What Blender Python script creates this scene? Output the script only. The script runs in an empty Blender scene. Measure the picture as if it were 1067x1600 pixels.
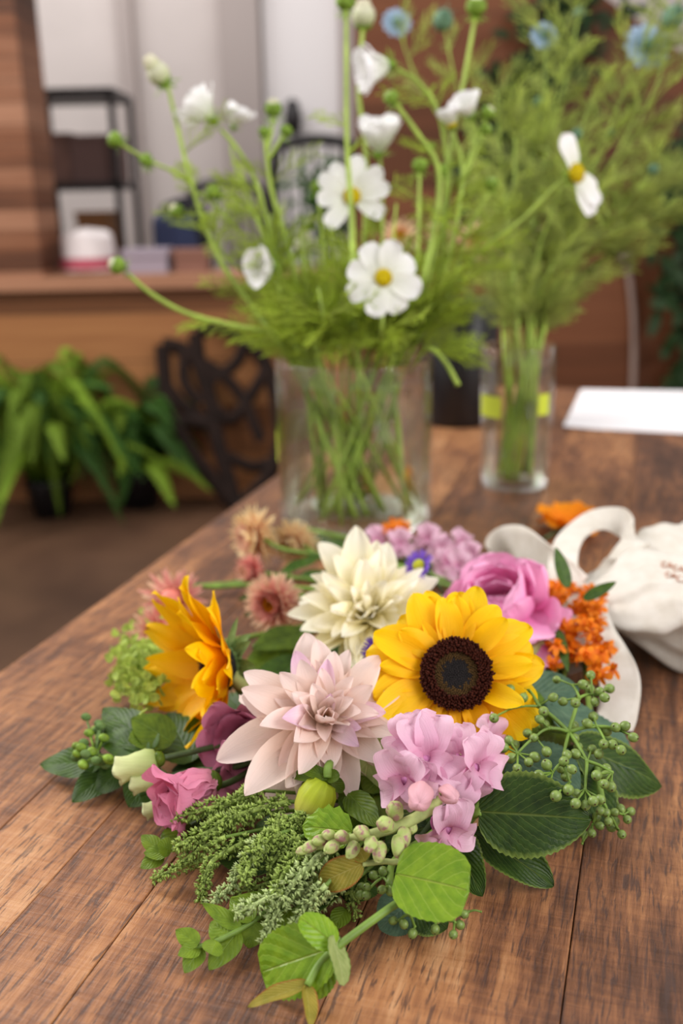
import bpy, math, random
from mathutils import Vector, Matrix, Euler
PI = math.pi
sc = bpy.context.scene
COL = sc.collection
V = Vector
TZ = 0.75            # height of the table top
rnd = random.Random(7)

# ------------------------------------------------------------------ camera
F = 1600 * 35.0 / 36.0
CAM = V((0, 0, TZ + 0.40))
PITCH = math.radians(17.2)
CM = Matrix.Rotation(PI / 2 - PITCH, 4, 'X') @ Matrix.Rotation(-0.02, 4, 'Z')
cd = bpy.data.cameras.new('camera')
cam = bpy.data.objects.new('camera', cd)
COL.objects.link(cam)
cam.matrix_world = Matrix.Translation(CAM) @ CM
cd.sensor_fit = 'VERTICAL'
cd.sensor_height = 36
cd.sensor_width = 24
cd.lens = 35
cd.clip_start = 0.02
cd.dof.use_dof = True
cd.dof.focus_distance = 0.59
cd.dof.aperture_fstop = 4.2
sc.camera = cam
C3 = CM.to_3x3()

def ray(px, py):
    return C3 @ V((px - 533.5, 800 - py, -F))
def pxh(px, py, h=0.0):
    """point of the plane h above the table"""
    r = ray(px, py)
    return CAM + r * ((TZ + h - CAM.z) / r.z)
def pxz(px, py, z=0.0):
    r = ray(px, py)
    return CAM + r * ((z - CAM.z) / r.z)
def pxd(px, py, d):
    """point at distance d along the optical axis"""
    return CAM + ray(px, py) * (d / F)
def pxy(px, py, Y):
    r = ray(px, py)
    return CAM + r * (Y / r.y)
def depth(P):
    return -(C3.transposed() @ (P - CAM)).z

# ------------------------------------------------------------------ materials
def lin(r, g, b):
    f = lambda c: (c / 255 / 12.92) if c <= 10 else ((c / 255 + 0.055) / 1.055) ** 2.4
    return (f(r), f(g), f(b), 1)
class NT:
    def __init__(s, name):
        s.m = bpy.data.materials.new(name); s.m.use_nodes = True
        s.t = s.m.node_tree; s.t.nodes.clear()
        s.out = s.n('ShaderNodeOutputMaterial')
    def n(s, kind, **kw):
        nd = s.t.nodes.new(kind)
        for k, v in kw.items():
            setattr(nd, k, v)
        return nd
    def l(s, a, b):
        s.t.links.new(a, b)
    def val(s, sock, x):
        if hasattr(x, 'is_output') or isinstance(x, bpy.types.NodeSocket):
            s.l(x, sock)
        else:
            sock.default_value = x
    def math(s, op, a, b=0.0, c=0.0, clamp=False):
        nd = s.n('ShaderNodeMath', operation=op, use_clamp=clamp)
        for i, x in enumerate((a, b, c)):
            s.val(nd.inputs[i], x)
        return nd.outputs[0]
    def mix(s, f, a, b, mode='MIX'):
        nd = s.n('ShaderNodeMix', data_type='RGBA', blend_type=mode)
        nd.clamp_factor = True
        s.val(nd.inputs[0], f); s.val(nd.inputs[6], a); s.val(nd.inputs[7], b)
        return nd.outputs[2]
    def ramp(s, f, stops, interp='LINEAR'):
        nd = s.n('ShaderNodeValToRGB')
        cr = nd.color_ramp; cr.interpolation = interp
        while len(cr.elements) < len(stops):
            cr.elements.new(0.5)
        for e, (p, c) in zip(cr.elements, stops):
            e.position = p; e.color = c if len(c) == 4 else (*c, 1)
        s.val(nd.inputs[0], f)
        return nd.outputs[0]
    def noise(s, vec, scale, detail=3, rough=0.5, dist=0.0):
        nd = s.n('ShaderNodeTexNoise')
        if vec is not None: s.l(vec, nd.inputs['Vector'])
        nd.inputs['Scale'].default_value = scale
        nd.inputs['Detail'].default_value = detail
        nd.inputs['Roughness'].default_value = rough
        nd.inputs['Distortion'].default_value = dist
        return nd.outputs[0]
    def mapping(s, vec, scale=(1, 1, 1), loc=(0, 0, 0), rot=(0, 0, 0)):
        nd = s.n('ShaderNodeMapping')
        s.l(vec, nd.inputs[0])
        nd.inputs['Scale'].default_value = scale
        nd.inputs['Location'].default_value = loc
        nd.inputs['Rotation'].default_value = rot
        return nd.outputs[0]
    def bump(s, h, strength=0.3, dist=0.001):
        nd = s.n('ShaderNodeBump')
        nd.inputs['Strength'].default_value = strength
        nd.inputs['Distance'].default_value = dist
        s.l(h, nd.inputs['Height'])
        return nd.outputs[0]
    def bsdf(s, color, rough=0.5, spec=0.5, normal=None, trans=0.0, tcol=None, metal=0.0, sheen=0.0):
        p = s.n('ShaderNodeBsdfPrincipled')
        s.val(p.inputs['Base Color'], color); s.val(p.inputs['Roughness'], rough)
        p.inputs['Specular IOR Level'].default_value = spec
        p.inputs['Metallic'].default_value = metal
        if sheen: p.inputs['Sheen Weight'].default_value = sheen
        if normal is not None: s.l(normal, p.inputs['Normal'])
        o = p.outputs[0]
        if trans:
            t = s.n('ShaderNodeBsdfTranslucent'); s.val(t.inputs[0], tcol if tcol is not None else color)
            if normal is not None: s.l(normal, t.inputs['Normal'])
            mx = s.n('ShaderNodeMixShader'); mx.inputs[0].default_value = trans
            s.l(o, mx.inputs[1]); s.l(t.outputs[0], mx.inputs[2]); o = mx.outputs[0]
        s.l(o, s.out.inputs[0])
        return s.m
    def uv(s):
        return s.n('ShaderNodeTexCoord').outputs['UV']
    def objc(s):
        return s.n('ShaderNodeTexCoord').outputs['Object']

def m_plain(name, c, rough=0.6, spec=0.4, nscale=0, namt=0.15, trans=0.0, bump=0.0, metal=0.0):
    t = NT(name); col = c
    nrm = None
    if nscale:
        f = t.noise(t.objc(), nscale, 4)
        dark = tuple(x * (1 - namt * 1.6) for x in c[:3]) + (1,)
        lite = tuple(min(1, x * (1 + namt)) for x in c[:3]) + (1,)
        col = t.ramp(f, [(0.3, dark), (0.7, lite)])
        if bump: nrm = t.bump(f, bump, 0.002)
    return t.bsdf(col, rough, spec, nrm, trans, metal=metal)

def m_petal(name, base, tip, mid=None, streak=0.25, trans=0.35, rough=0.55, midpos=0.4, var=0.12, edge=None, spec=0.25):
    """petal colour runs from the base to the tip, with fine streaks along it"""
    t = NT(name)
    uv = t.uv()
    sx = t.n('ShaderNodeSeparateXYZ'); t.l(uv, sx.inputs[0])
    stops = [(0.0, base), (midpos, mid if mid else tuple((a + b) / 2 for a, b in zip(base, tip))), (0.85, tip)]
    col = t.ramp(sx.outputs[1], stops)
    st = t.noise(t.mapping(uv, (26, 1.6, 1)), 1.0, 3, 0.6)
    oi = t.n('ShaderNodeObjectInfo')
    v = t.math('MULTIPLY_ADD', oi.outputs['Random'], var, 1 - var * 0.7)
    v = t.math('MULTIPLY', v, t.math('MULTIPLY_ADD', st, streak, 1 - streak * 0.5))
    g = t.n('ShaderNodeVectorMath', operation='SCALE'); t.l(col, g.inputs[0]); t.l(v, g.inputs['Scale'])
    col = g.outputs[0]
    if edge:
        e = t.math('ABSOLUTE', t.math('SUBTRACT', sx.outputs[0], 0.5))
        e = t.math('MULTIPLY_ADD', e, 5.0, -1.9, clamp=True)
        col = t.mix(e, col, edge)
    nrm = t.bump(st, 0.35, 0.0012)
    return t.bsdf(col, rough, spec, nrm, trans)

def m_leaf(name, c, dark=None, vein=None, n=7, k=0.9, rough=0.4, trans=0.22, vw=0.06, vamt=0.6, bump=0.45, spec=0.2, edge=None, var=0.3):
    t = NT(name)
    uv = t.uv()
    sx = t.n('ShaderNodeSeparateXYZ'); t.l(uv, sx.inputs[0])
    u = t.math('ABSOLUTE', t.math('SUBTRACT', sx.outputs[0], 0.5))
    q = t.math('MULTIPLY', t.math('SUBTRACT', sx.outputs[1], t.math('MULTIPLY', u, k)), n)
    fr = t.math('FRACT', t.math('ADD', q, 10.0))
    side = t.math('ABSOLUTE', t.math('SUBTRACT', fr, 0.5))           # 0.5 on the vein
    sv = t.math('MULTIPLY_ADD', side, 1 / vw, 1 - 0.5 / vw, clamp=True)
    mv = t.math('MULTIPLY_ADD', u, -1 / 0.022, 1.0, clamp=True)
    vm = t.math('MAXIMUM', t.math('MULTIPLY', sv, 0.6), mv)
    nz = t.noise(t.objc(), 160, 3)
    dk = dark if dark else tuple(x * 0.6 for x in c[:3]) + (1,)
    base = t.ramp(nz, [(0.3, dk), (0.75, c)])
    vc = vein if vein else tuple(min(1, x * 2.2 + 0.02) for x in c[:3]) + (1,)
    col = t.mix(t.math('MULTIPLY', vm, vamt), base, vc)
    if edge:
        e = t.math('MULTIPLY_ADD', u, 12.0, -5.1, clamp=True)
        col = t.mix(e, col, edge)
    oi = t.n('ShaderNodeObjectInfo')
    g = t.n('ShaderNodeVectorMath', operation='SCALE'); t.l(col, g.inputs[0])
    t.l(t.math('MULTIPLY_ADD', oi.outputs['Random'], var, 1 - var * 0.5), g.inputs['Scale'])
    hgt = t.math('SUBTRACT', t.math('MULTIPLY', side, -0.6), t.math('MULTIPLY', mv, 0.6))
    hgt = t.math('MULTIPLY_ADD', t.noise(t.objc(), 900, 2), 0.15, hgt)
    nrm = t.bump(hgt, bump, 0.0016)
    return t.bsdf(g.outputs[0], rough, spec, nrm, trans)

def m_glass(name, tint=(0.97, 0.99, 0.98, 1), ior=1.5, rough=0.0, base=0.0, absorb=None, gain=1.0):
    t = NT(name)
    tr = t.n('ShaderNodeBsdfTransparent'); tr.inputs[0].default_value = tint
    gl = t.n('ShaderNodeBsdfGlossy'); gl.inputs['Roughness'].default_value = rough; gl.inputs[0].default_value = (1, 1, 1, 1)
    fr = t.n('ShaderNodeFresnel'); fr.inputs[0].default_value = ior
    f = t.math('MULTIPLY_ADD', fr.outputs[0], gain, base, clamp=True)
    mx = t.n('ShaderNodeMixShader'); t.l(f, mx.inputs[0]); t.l(tr.outputs[0], mx.inputs[1]); t.l(gl.outputs[0], mx.inputs[2])
    t.l(mx.outputs[0], t.out.inputs[0])
    return t.m

# ------------------------------------------------------------------ mesh builder
class MB:
    def __init__(s):
        s.v = []; s.f = []; s.uv = []; s.mi = []
    def grid(s, fn, nu, nv, mat=0, M=None, closed_u=False, us=None, vs=None):
        b = len(s.v); n = nu if closed_u else nu + 1
        for j in range(nv + 1):
            v = vs[j] if vs else j / nv
            for i in range(n):
                u = us[i] if us else i / nu
                p = V(fn(u, v))
                s.v.append(M @ p if M is not None else p); s.uv.append((u, v))
        for j in range(nv):
            for i in range(nu):
                i2 = (i + 1) % n if closed_u else i + 1
                s.f.append((b + j * n + i, b + j * n + i2, b + (j + 1) * n + i2, b + (j + 1) * n + i)); s.mi.append(mat)
    def poly(s, pts, mat=0):
        b = len(s.v)
        for p in pts:
            s.v.append(V(p)); s.uv.append((0.5, 0.5))
        s.f.append(tuple(range(b, b + len(pts)))); s.mi.append(mat)
    def box(s, c, d, mat=0, M=None):
        b = len(s.v); c = V(c)
        for x in (-1, 1):
            for y in (-1, 1):
                for z in (-1, 1):
                    p = c + V((x * d[0] / 2, y * d[1] / 2, z * d[2] / 2))
                    s.v.append(M @ p if M is not None else p); s.uv.append((0.5, 0.5))
        for q in ((0, 1, 3, 2), (4, 6, 7, 5), (0, 4, 5, 1), (2, 3, 7, 6), (0, 2, 6, 4), (1, 5, 7, 3)):
            s.f.append(tuple(b + i for i in q)); s.mi.append(mat)
    def tube(s, pts, rad, seg=8, mat=0, cap=True):
        pts = [V(p) for p in pts]; n = len(pts)
        if not isinstance(rad, (list, tuple)):
            rad = [rad] * n
        elif len(rad) != n:
            r0 = rad; rad = []
            for i in range(n):
                t = i / (n - 1) * (len(r0) - 1); k = min(int(t), len(r0) - 2)
                rad.append(r0[k] + (r0[k + 1] - r0[k]) * (t - k))
        up = None; b = len(s.v)
        for i in range(n):
            t = (pts[min(i + 1, n - 1)] - pts[max(i - 1, 0)])
            t = t.normalized() if t.length > 1e-9 else V((0, 0, 1))
            if up is None:
                up = t.orthogonal().normalized()
            up = up - t * up.dot(t)
            up = up.normalized() if up.length > 1e-9 else t.orthogonal().normalized()
            w = t.cross(up)
            for k in range(seg):
                a = 2 * PI * k / seg
                s.v.append(pts[i] + (up * math.cos(a) + w * math.sin(a)) * rad[i]); s.uv.append((k / seg, i / (n - 1)))
        for i in range(n - 1):
            for k in range(seg):
                k2 = (k + 1) % seg
                s.f.append((b + i * seg + k, b + i * seg + k2, b + (i + 1) * seg + k2, b + (i + 1) * seg + k)); s.mi.append(mat)
        if cap:
            s.f.append(tuple(b + k for k in reversed(range(seg)))); s.mi.append(mat)
            s.f.append(tuple(b + (n - 1) * seg + k for k in range(seg))); s.mi.append(mat)
    def lathe(s, prof, c, seg=32, mat=0, axis=None, scale=(1, 1)):
        """prof: (radius, height) pairs about axis (default up) from c"""
        c = V(c); ax = V(axis).normalized() if axis is not None else V((0, 0, 1))
        A, B = perp(ax)
        n = len(prof)
        def fn(u, v):
            k = v * (n - 1); i = min(int(round(k)), n - 1)
            r, h = prof[i]; a = 2 * PI * u
            return c + ax * h + (A * math.cos(a) * scale[0] + B * math.sin(a) * scale[1]) * r
        s.grid(fn, seg, n - 1, mat, closed_u=True)
    def ball(s, c, r, mat=0, seg=10, axis=None, stretch=1.0):
        prof = []
        k = max(4, seg // 2 + 1)
        for i in range(k + 1):
            a = -PI / 2 + PI * i / k
            prof.append((max(1e-5, r * math.cos(a)), r * stretch * math.sin(a)))
        s.lathe(prof, c, seg, mat, axis)
    def build(s, name, mats, parent=None, origin=None, smooth=True, label=None, mod=None):
        me = bpy.data.meshes.new(name)
        off = parent_loc(parent) if parent is not None else V(origin) if origin is not None else V((0, 0, 0))
        me.from_pydata([tuple(p - off) for p in s.v], [], s.f)
        if not isinstance(mats, (list, tuple)): mats = [mats]
        for m in mats: me.materials.append(m)
        me.polygons.foreach_set('material_index', s.mi)
        if smooth: me.polygons.foreach_set('use_smooth', [True] * len(s.f))
        ul = me.uv_layers.new(name='UVMap')
        li = [0.0] * (2 * len(me.loops)); k = 0
        vi = [0] * len(me.loops); me.loops.foreach_get('vertex_index', vi)
        for j, i in enumerate(vi):
            li[2 * j], li[2 * j + 1] = s.uv[i]
        ul.data.foreach_set('uv', li)
        me.update()
        o = bpy.data.objects.new(name, me)
        COL.objects.link(o)
        if parent is not None:
            o.parent = parent
        else:
            o.location = off
        if label: o['label'] = label
        return o

LOC = {}
def parent_loc(p):
    """world location of a thing (or of the thing above a part)"""
    if p.name in LOC: return LOC[p.name]
    loc = V(p.location); q = p.parent
    while q is not None:
        loc = loc + V(q.location); q = q.parent
    return loc
def tag(o, label, cat, group=None, kind=None):
    if label: o['label'] = label
    if cat: o['category'] = cat
    if group: o['group'] = group
    if kind: o['kind'] = kind
    return o
def struct(o):
    o['kind'] = 'structure'; return o
def thing(name, label, cat, loc, group=None):
    o = bpy.data.objects.new(name, None); COL.objects.link(o)
    o.empty_display_size = 0.02
    o.location = V(loc)
    return tag(o, label, cat, group)
def node(name, loc, parent):
    """an Empty part that carries sub-parts"""
    o = bpy.data.objects.new(name, None); COL.objects.link(o); o.parent = parent
    o.location = V(loc) - parent_loc(parent)
    return o
def perp(ax):
    ax = V(ax).normalized()
    ref = V((0, 0, 1)) if abs(ax.z) < 0.9 else V((0, 1, 0))
    A = ref.cross(ax).normalized()
    return A, ax.cross(A).normalized()
def frame(P, d, n):
    """matrix: origin P, y along d, z near n"""
    y = V(d).normalized(); z = V(n) - y * V(n).dot(y)
    z = z.normalized() if z.length > 1e-6 else y.orthogonal().normalized()
    x = y.cross(z)
    return Matrix(((x.x, y.x, z.x, P[0]), (x.y, y.y, z.y, P[1]), (x.z, y.z, z.z, P[2]), (0, 0, 0, 1)))
def smooth(pts, k=6):
    pts = [V(p) for p in pts]
    if len(pts) < 3:
        return [pts[0].lerp(pts[-1], i / k) for i in range(k + 1)]
    out = []
    P = [pts[0] * 2 - pts[1]] + pts + [pts[-1] * 2 - pts[-2]]
    for i in range(1, len(P) - 2):
        a, b, c, d = P[i - 1:i + 3]
        for j in range(k):
            t = j / k
            out.append(0.5 * ((2 * b) + (c - a) * t + (2 * a - 5 * b + 4 * c - d) * t * t + (3 * b - a - 3 * c + d) * t ** 3))
    out.append(pts[-1])
    return out

def petal(mb, M, L, W, a=0.5, c=0.6, cup=0.0, curl=0.0, curl2=0.0, ruf=0.0, rf=2.5, fold=0.0, tw=0.0, teeth=0.0, ser=0.0, sern=14,
          nu=6, nv=10, ph=0.0, mat=0, base=0.02, side=0.0):
    """one petal or leaf: y runs to the tip, z is its face"""
    vm = a / (a + c); wm = (vm + base) ** a * (1 - vm) ** c
    if ser: nv = 2 * sern
    vs = [j / nv if ser else 0.5 - 0.5 * math.cos(PI * j / nv) for j in range(nv + 1)]
    cl = []
    y = z = 0.0; pv = 0.0
    for v in vs:
        th = curl * v + curl2 * v * v
        y += (v - pv) * math.cos(th); z += (v - pv) * math.sin(th); pv = v
        cl.append((y, z, th))
    idx = {round(v, 9): i for i, v in enumerate(vs)}
    def fn(u, v):
        i = idx[round(v, 9)]
        s_ = 2 * u - 1
        y, z, th = cl[i]
        w = ((v + base) ** a * max(0.0, 1 - v) ** c) / wm * W / 2
        if ser:
            w *= 1 + ser * (0.5 if i % 2 else -0.5)
        Y, Z = y * L, z * L
        if teeth:
            k = v * v * teeth * L * (0.5 + 0.5 * math.cos(s_ * 3 * PI + ph)) * (1 if abs(s_) < 0.98 else 0.5)
            Y -= k
        x = w * s_
        off = cup * w * s_ * s_ + fold * w * abs(s_) + ruf * L * math.sin(rf * 2 * PI * v + ph + (1.3 if s_ > 0 else 0)) * abs(s_) ** 1.5
        off += ruf * 0.5 * L * math.sin(s_ * 4 + ph) * v
        x += side * L * v * v
        if tw:
            ca, sa = math.cos(tw * v), math.sin(tw * v)
            x, off = x * ca - off * sa, x * sa + off * ca
        return (x, Y - off * math.sin(th), Z + off * math.cos(th))
    mb.grid(fn, nu, nv, mat, M, vs=vs)

def leaf(parent, mat, base, tip, W, n=None, name='leaf', a=0.55, c=0.75, stalk=0.0, smat=None, **kw):
    """a leaf mesh from base point to tip point"""
    base, tip = V(base), V(tip)
    d = tip - base; L = d.length
    n = V(n) if n is not None else V((0, -0.35, 1))
    mb = MB()
    cu = kw.get('curl', 0.0) + kw.get('curl2', 0.0)
    petal(mb, frame(base, d, n), L, W, a=a, c=c, nu=kw.pop('nu', 8), nv=kw.pop('nv', 16), **kw)
    mb.tube([base - d * 0.01, base + d * 0.02], 0.0005, 5)
    return mb.build(name, mat, parent)
# ------------------------------------------------------------------ materials used
M = {}
M['wall_white'] = m_plain('painted_wall', lin(212, 202, 198), 0.85, 0.2, 3, 0.03)
M['wall_grey'] = m_plain('grey_trim', lin(176, 164, 160), 0.8, 0.2)
M['wall_bright'] = m_plain('white_door', lin(240, 234, 234), 0.7, 0.3)
M['black'] = m_plain('black_metal', lin(34, 29, 31), 0.45, 0.5)
M['iron'] = m_plain('dark_iron', lin(34, 22, 18), 0.75, 0.15, 20, 0.2)
M['kraft'] = m_plain('brown_board', lin(112, 84, 76), 0.8, 0.2, 10, 0.15)
M['blackpot'] = m_plain('black_ceramic', lin(20, 18, 22), 0.35, 0.5)
M['paper'] = m_plain('white_paper', lin(244, 240, 244), 0.8, 0.2)
M['sticker'] = m_plain('lime_sticker', lin(205, 218, 70), 0.6, 0.3)
M['glass'] = m_glass('clear_glass', (0.975, 0.985, 0.98, 1), 1.5, 0.0, 0.012, gain=0.5)
M['water'] = m_glass('clear_water', (0.93, 0.955, 0.9, 1), 1.33, 0.0, 0.0, gain=0.3)
M['stem'] = m_plain('green_stem', lin(120, 150, 62), 0.5, 0.4, 60, 0.25, trans=0.1)
M['stem_cosmos'] = m_plain('cosmos_stem', lin(172, 196, 84), 0.5, 0.4, 40, 0.2, trans=0.15)
M['stem_grey'] = m_plain('downy_stem', lin(178, 188, 120), 0.7, 0.2, 80, 0.25, trans=0.1)
M['stem_dark'] = m_plain('dark_stem', lin(72, 92, 50), 0.5, 0.4, 60, 0.25)
M['fil'] = m_plain('feathery_green', lin(190, 208, 78), 0.55, 0.3, 30, 0.3, trans=0.5)
M['fil2'] = m_plain('feathery_dusty_green', lin(200, 212, 116), 0.55, 0.3, 30, 0.3, trans=0.5)
M['calyx'] = m_plain('calyx_green', lin(136, 168, 60), 0.55, 0.3, 200, 0.3, trans=0.2)
M['cosmos'] = m_petal('cosmos_white', lin(238, 240, 225), lin(252, 250, 252), streak=0.10, trans=0.3, var=0.04)
M['cosmos_eye'] = m_plain('cosmos_eye', lin(250, 192, 12), 0.7, 0.2, 900, 0.5, bump=0.8)
M['bud_tip'] = m_petal('cosmos_bud', lin(190, 205, 120), lin(250, 246, 225), streak=0.2, trans=0.3)
M['nig_blue'] = m_petal('nigella_blue', lin(150, 180, 190), lin(176, 200, 232), streak=0.2)
M['nig_pod'] = m_plain('nigella_pod', lin(112, 148, 120), 0.6, 0.3, 200, 0.3)
M['fern'] = m_leaf('fern_green', lin(136, 168, 50), n=10, rough=0.55, trans=0.3, var=0.7)
M['ivy'] = m_leaf('ivy_green', lin(44, 66, 34), n=6, rough=0.5, trans=0.1, var=0.5)
M['fern_dark'] = m_leaf('fern_dark', lin(62, 100, 36), n=10, rough=0.55, trans=0.2, var=0.6)

def m_planks(name, c1, c2, c3, across='x', w=0.14, dark=0.35, rough=0.6, gsc=1.0, seam=0.02):
    """boards laid along one axis with grain and seams"""
    t = NT(name)
    oc = t.objc()
    sx = t.n('ShaderNodeSeparateXYZ'); t.l(oc, sx.inputs[0])
    ax = {'x': 0, 'y': 1, 'z': 2}[across]
    q = t.math('DIVIDE', sx.outputs[ax], w)
    idx = t.math('FLOOR', q); fr = t.math('FRACT', t.math('ADD', q, 100.0))
    wn = t.n('ShaderNodeTexWhiteNoise', noise_dimensions='1D'); t.l(idx, wn.inputs['W'])
    sc_ = [1.5 * gsc] * 3; sc_[ax] = 30 * gsc
    cmb = t.n('ShaderNodeVectorMath', operation='ADD'); t.l(oc, cmb.inputs[0])
    sc2 = t.n('ShaderNodeVectorMath', operation='SCALE'); t.l(wn.outputs['Color'], sc2.inputs[0]); sc2.inputs['Scale'].default_value = 5
    t.l(sc2.outputs[0], cmb.inputs[1])
    g = t.noise(t.mapping(cmb.outputs[0], tuple(sc_)), 1.0, 5, 0.6, 0.3)
    f = t.math('ADD', t.math('MULTIPLY', g, 0.6), t.math('MULTIPLY', wn.outputs['Value'], 0.5))
    col = t.ramp(f, [(0.25, c1), (0.5, c2), (0.8, c3)])
    e = t.math('ABSOLUTE', t.math('SUBTRACT', fr, 0.5))
    s_ = t.math('GREATER_THAN', e, 0.5 - seam)
    col = t.mix(t.math('MULTIPLY', s_, 0.8), col, (0.02, 0.012, 0.008, 1))
    return t.bsdf(col, rough, 0.3, t.bump(g, 0.3, 0.003))
M['wall_wood'] = m_planks('cedar_boards', lin(98, 60, 34), lin(134, 84, 48), lin(160, 108, 66), 'z', 0.19, seam=0.012)
M['ledge_wood'] = m_planks('ledge_wood', lin(150, 104, 78), lin(172, 124, 96), lin(186, 140, 112), 'y', 0.4)
M['post_wood'] = m_planks('reclaimed_blocks', lin(70, 40, 26), lin(120, 74, 48), lin(160, 114, 88), 'z', 0.075)
M['panel_wood'] = m_planks('red_brown_boards', lin(84, 46, 22), lin(104, 58, 32), lin(118, 70, 42), 'z', 0.30, gsc=0.6, seam=0.004)

def m_table():
    t = NT('reclaimed_table_wood')
    oc = t.objc()
    geo = t.n('ShaderNodeNewGeometry')
    rp = geo.outputs['Random Per Island']
    off = t.n('ShaderNodeCombineXYZ'); t.l(t.math('MULTIPLY', rp, 7.0), off.inputs[0]); t.l(t.math('MULTIPLY', rp, 13.0), off.inputs[1])
    add = t.n('ShaderNodeVectorMath', operation='ADD'); t.l(oc, add.inputs[0]); t.l(off.outputs[0], add.inputs[1])
    p = add.outputs[0]
    broad = t.noise(t.mapping(p, (7, 3.0, 1)), 1.0, 4, 0.6, 0.8)           # worn patches
    grain = t.noise(t.mapping(p, (170, 16, 1)), 1.0, 5, 0.65, 0.4)         # long fibres
    saw = t.noise(t.mapping(p, (14, 170, 1)), 1.0, 4, 0.6, 0.6)            # saw kerf across the board
    dash = t.noise(t.mapping(p, (400, 40, 1)), 1.0, 4, 0.6, 0.5)
    ring = t.noise(t.mapping(p, (30, 2.0, 1)), 1.0, 3, 0.5, 0.5)
    f = t.math('MULTIPLY', broad, 0.80)
    f = t.math('ADD', f, t.math('MULTIPLY', grain, 0.62))
    f = t.math('ADD', f, t.math('MULTIPLY', saw, 0.24))
    f = t.math('ADD', f, t.math('MULTIPLY', ring, 0.35))
    f = t.math('ADD', f, t.math('MULTIPLY', rp, 0.16))
    f = t.math('SUBTRACT', f, 0.575)
    col = t.ramp(f, [(0.25, lin(62, 38, 26)), (0.38, lin(98, 62, 42)), (0.49, lin(132, 86, 56)), (0.62, lin(164, 112, 72)), (0.82, lin(194, 146, 104))])
    dm = t.math('MULTIPLY', t.ramp(dash, [(0.38, (1, 1, 1, 1)), (0.47, (0, 0, 0, 1))]), 0.75)
    col = t.mix(dm, col, lin(70, 50, 44))
    kn = t.ramp(t.noise(t.mapping(p, (5, 2.6, 1)), 1.0, 2, 0.5, 1.5), [(0.66, (0, 0, 0, 1)), (0.74, (1, 1, 1, 1))])
    col = t.mix(t.math('MULTIPLY', kn, 0.5), col, lin(60, 42, 34))
    h = t.math('ADD', t.math('MULTIPLY', dash, 0.7), t.math('ADD', t.math('MULTIPLY', saw, 0.6), t.math('MULTIPLY', grain, 0.4)))
    ro = t.math('MULTIPLY_ADD', grain, 0.3, 0.33)
    return t.bsdf(col, ro, 0.45, t.bump(h, 0.8, 0.0014))
M['table'] = m_table()
def m_floor():
    t = NT('stained_floor')
    f = t.noise(t.objc(), 1.6, 4, 0.6)
    col = t.ramp(f, [(0.3, lin(62, 42, 32)), (0.7, lin(100, 72, 54))])
    return t.bsdf(col, 0.45, 0.4)
M['floor'] = m_floor()

# ------------------------------------------------------------------ the room
def bx(name, c, d, mat, parent=None, label=None, rz=0.0):
    mb = MB(); mb.box((0, 0, 0), d, M=Matrix.Translation(c) @ Matrix.Rotation(rz, 4, 'Z'))
    return mb.build(name, mat, parent, origin=None if parent is not None else V(c), smooth=False, label=label)

struct(bx('floor', (0, 3.2, -0.05), (12, 12, 0.1), M['floor']))
YW = 3.95                                    # the half wall and the tall wooden wall
XE = pxy(556, 200, YW).x                     # where the tall wall begins
ledge = pxy(200, 430, YW).z
mb = MB(); x0 = -5.9
mb.box(((x0 + XE) / 2, YW + 0.1, (ledge - 0.05) / 2), (XE - x0, 0.2, ledge - 0.05))
hw = struct(mb.build('wall_half', M['wall_wood'], smooth=False))
struct(bx('trim_ledge', ((x0 + XE) / 2, YW + 0.13, ledge - 0.025), (XE - x0, 0.34, 0.05), M['ledge_wood']))
# tall wooden wall whose top slopes down to the right
zt1, zt2 = 3.2, 3.2
pa, pb = pxy(925, -20, YW), pxy(1090, 100, YW)
sl = (pb.z - pa.z) / (pb.x - pa.x)
xs = pa.x + (3.2 - pa.z) / sl
xr = 5.9
zr = max(0.9, pa.z + (xr - pa.x) * sl); xk = pa.x + (zr - pa.z) / sl
prof = [(XE, 0), (xr, 0), (xr, zr), (xk, zr), (XE, pa.z + (XE - pa.x) * sl)]
mb = MB()
mb.poly([(x, YW, z) for x, z in prof]); mb.poly([(x, YW + 0.16, z) for x, z in reversed(prof)])
for i in range(len(prof)):
    (ax, az), (bx_, bz) = prof[i], prof[(i + 1) % len(prof)]
    mb.poly([(ax, YW, az), (ax, YW + 0.16, az), (bx_, YW + 0.16, bz), (bx_, YW, bz)])
struct(mb.build('wall_wood', M['panel_wood'], smooth=False))
# column of reclaimed wood on the left of the ledge
xc = pxy(62, 380, YW - 0.02).x
struct(bx('trim_column', (xc - 0.45, YW + 0.12, (ledge + 3.2) / 2), (0.9, 0.3, 3.2 - ledge), M['post_wood']))
# white room behind
YB = 7.2
struct(bx('wall_back', (0, YB + 0.05, 2.4), (11.8, 0.1, 4.8), M['wall_white']))
struct(bx('wall_left', (-5.95, 3.6, 1.7), (0.1, 7.2, 3.4), M['wall_white']))
struct(bx('wall_right', (5.95, 3.6, 1.7), (0.1, 7.2, 3.4), M['wall_white']))
xa, xb = pxy(188, 100, YB - 0.1).x, pxy(210, 100, YB - 0.1).x
struct(bx('trim_1', ((xa + xb) / 2, YB - 0.06, 1.7), (xb - xa, 0.12, 3.4), M['wall_grey']))
xa, xb = pxy(346, 100, YB - 0.1).x, pxy(408, 100, YB - 0.1).x
struct(bx('trim_2', ((xa + xb) / 2, YB - 0.1, 1.7), (xb - xa, 0.2, 3.4), M['wall_grey']))
xa, xb = pxy(412, 100, YB - 0.1).x, pxy(530, 100, YB - 0.1).x
mb = MB(); w = xb - xa
mb.box(((xa + xb) / 2, YB - 0.04, 1.35), (w, 0.08, 2.7))
dr = struct(mb.build('door_1', M['wall_bright'], origin=((xa + xb) / 2, YB - 0.04, 0), smooth=False))
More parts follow.
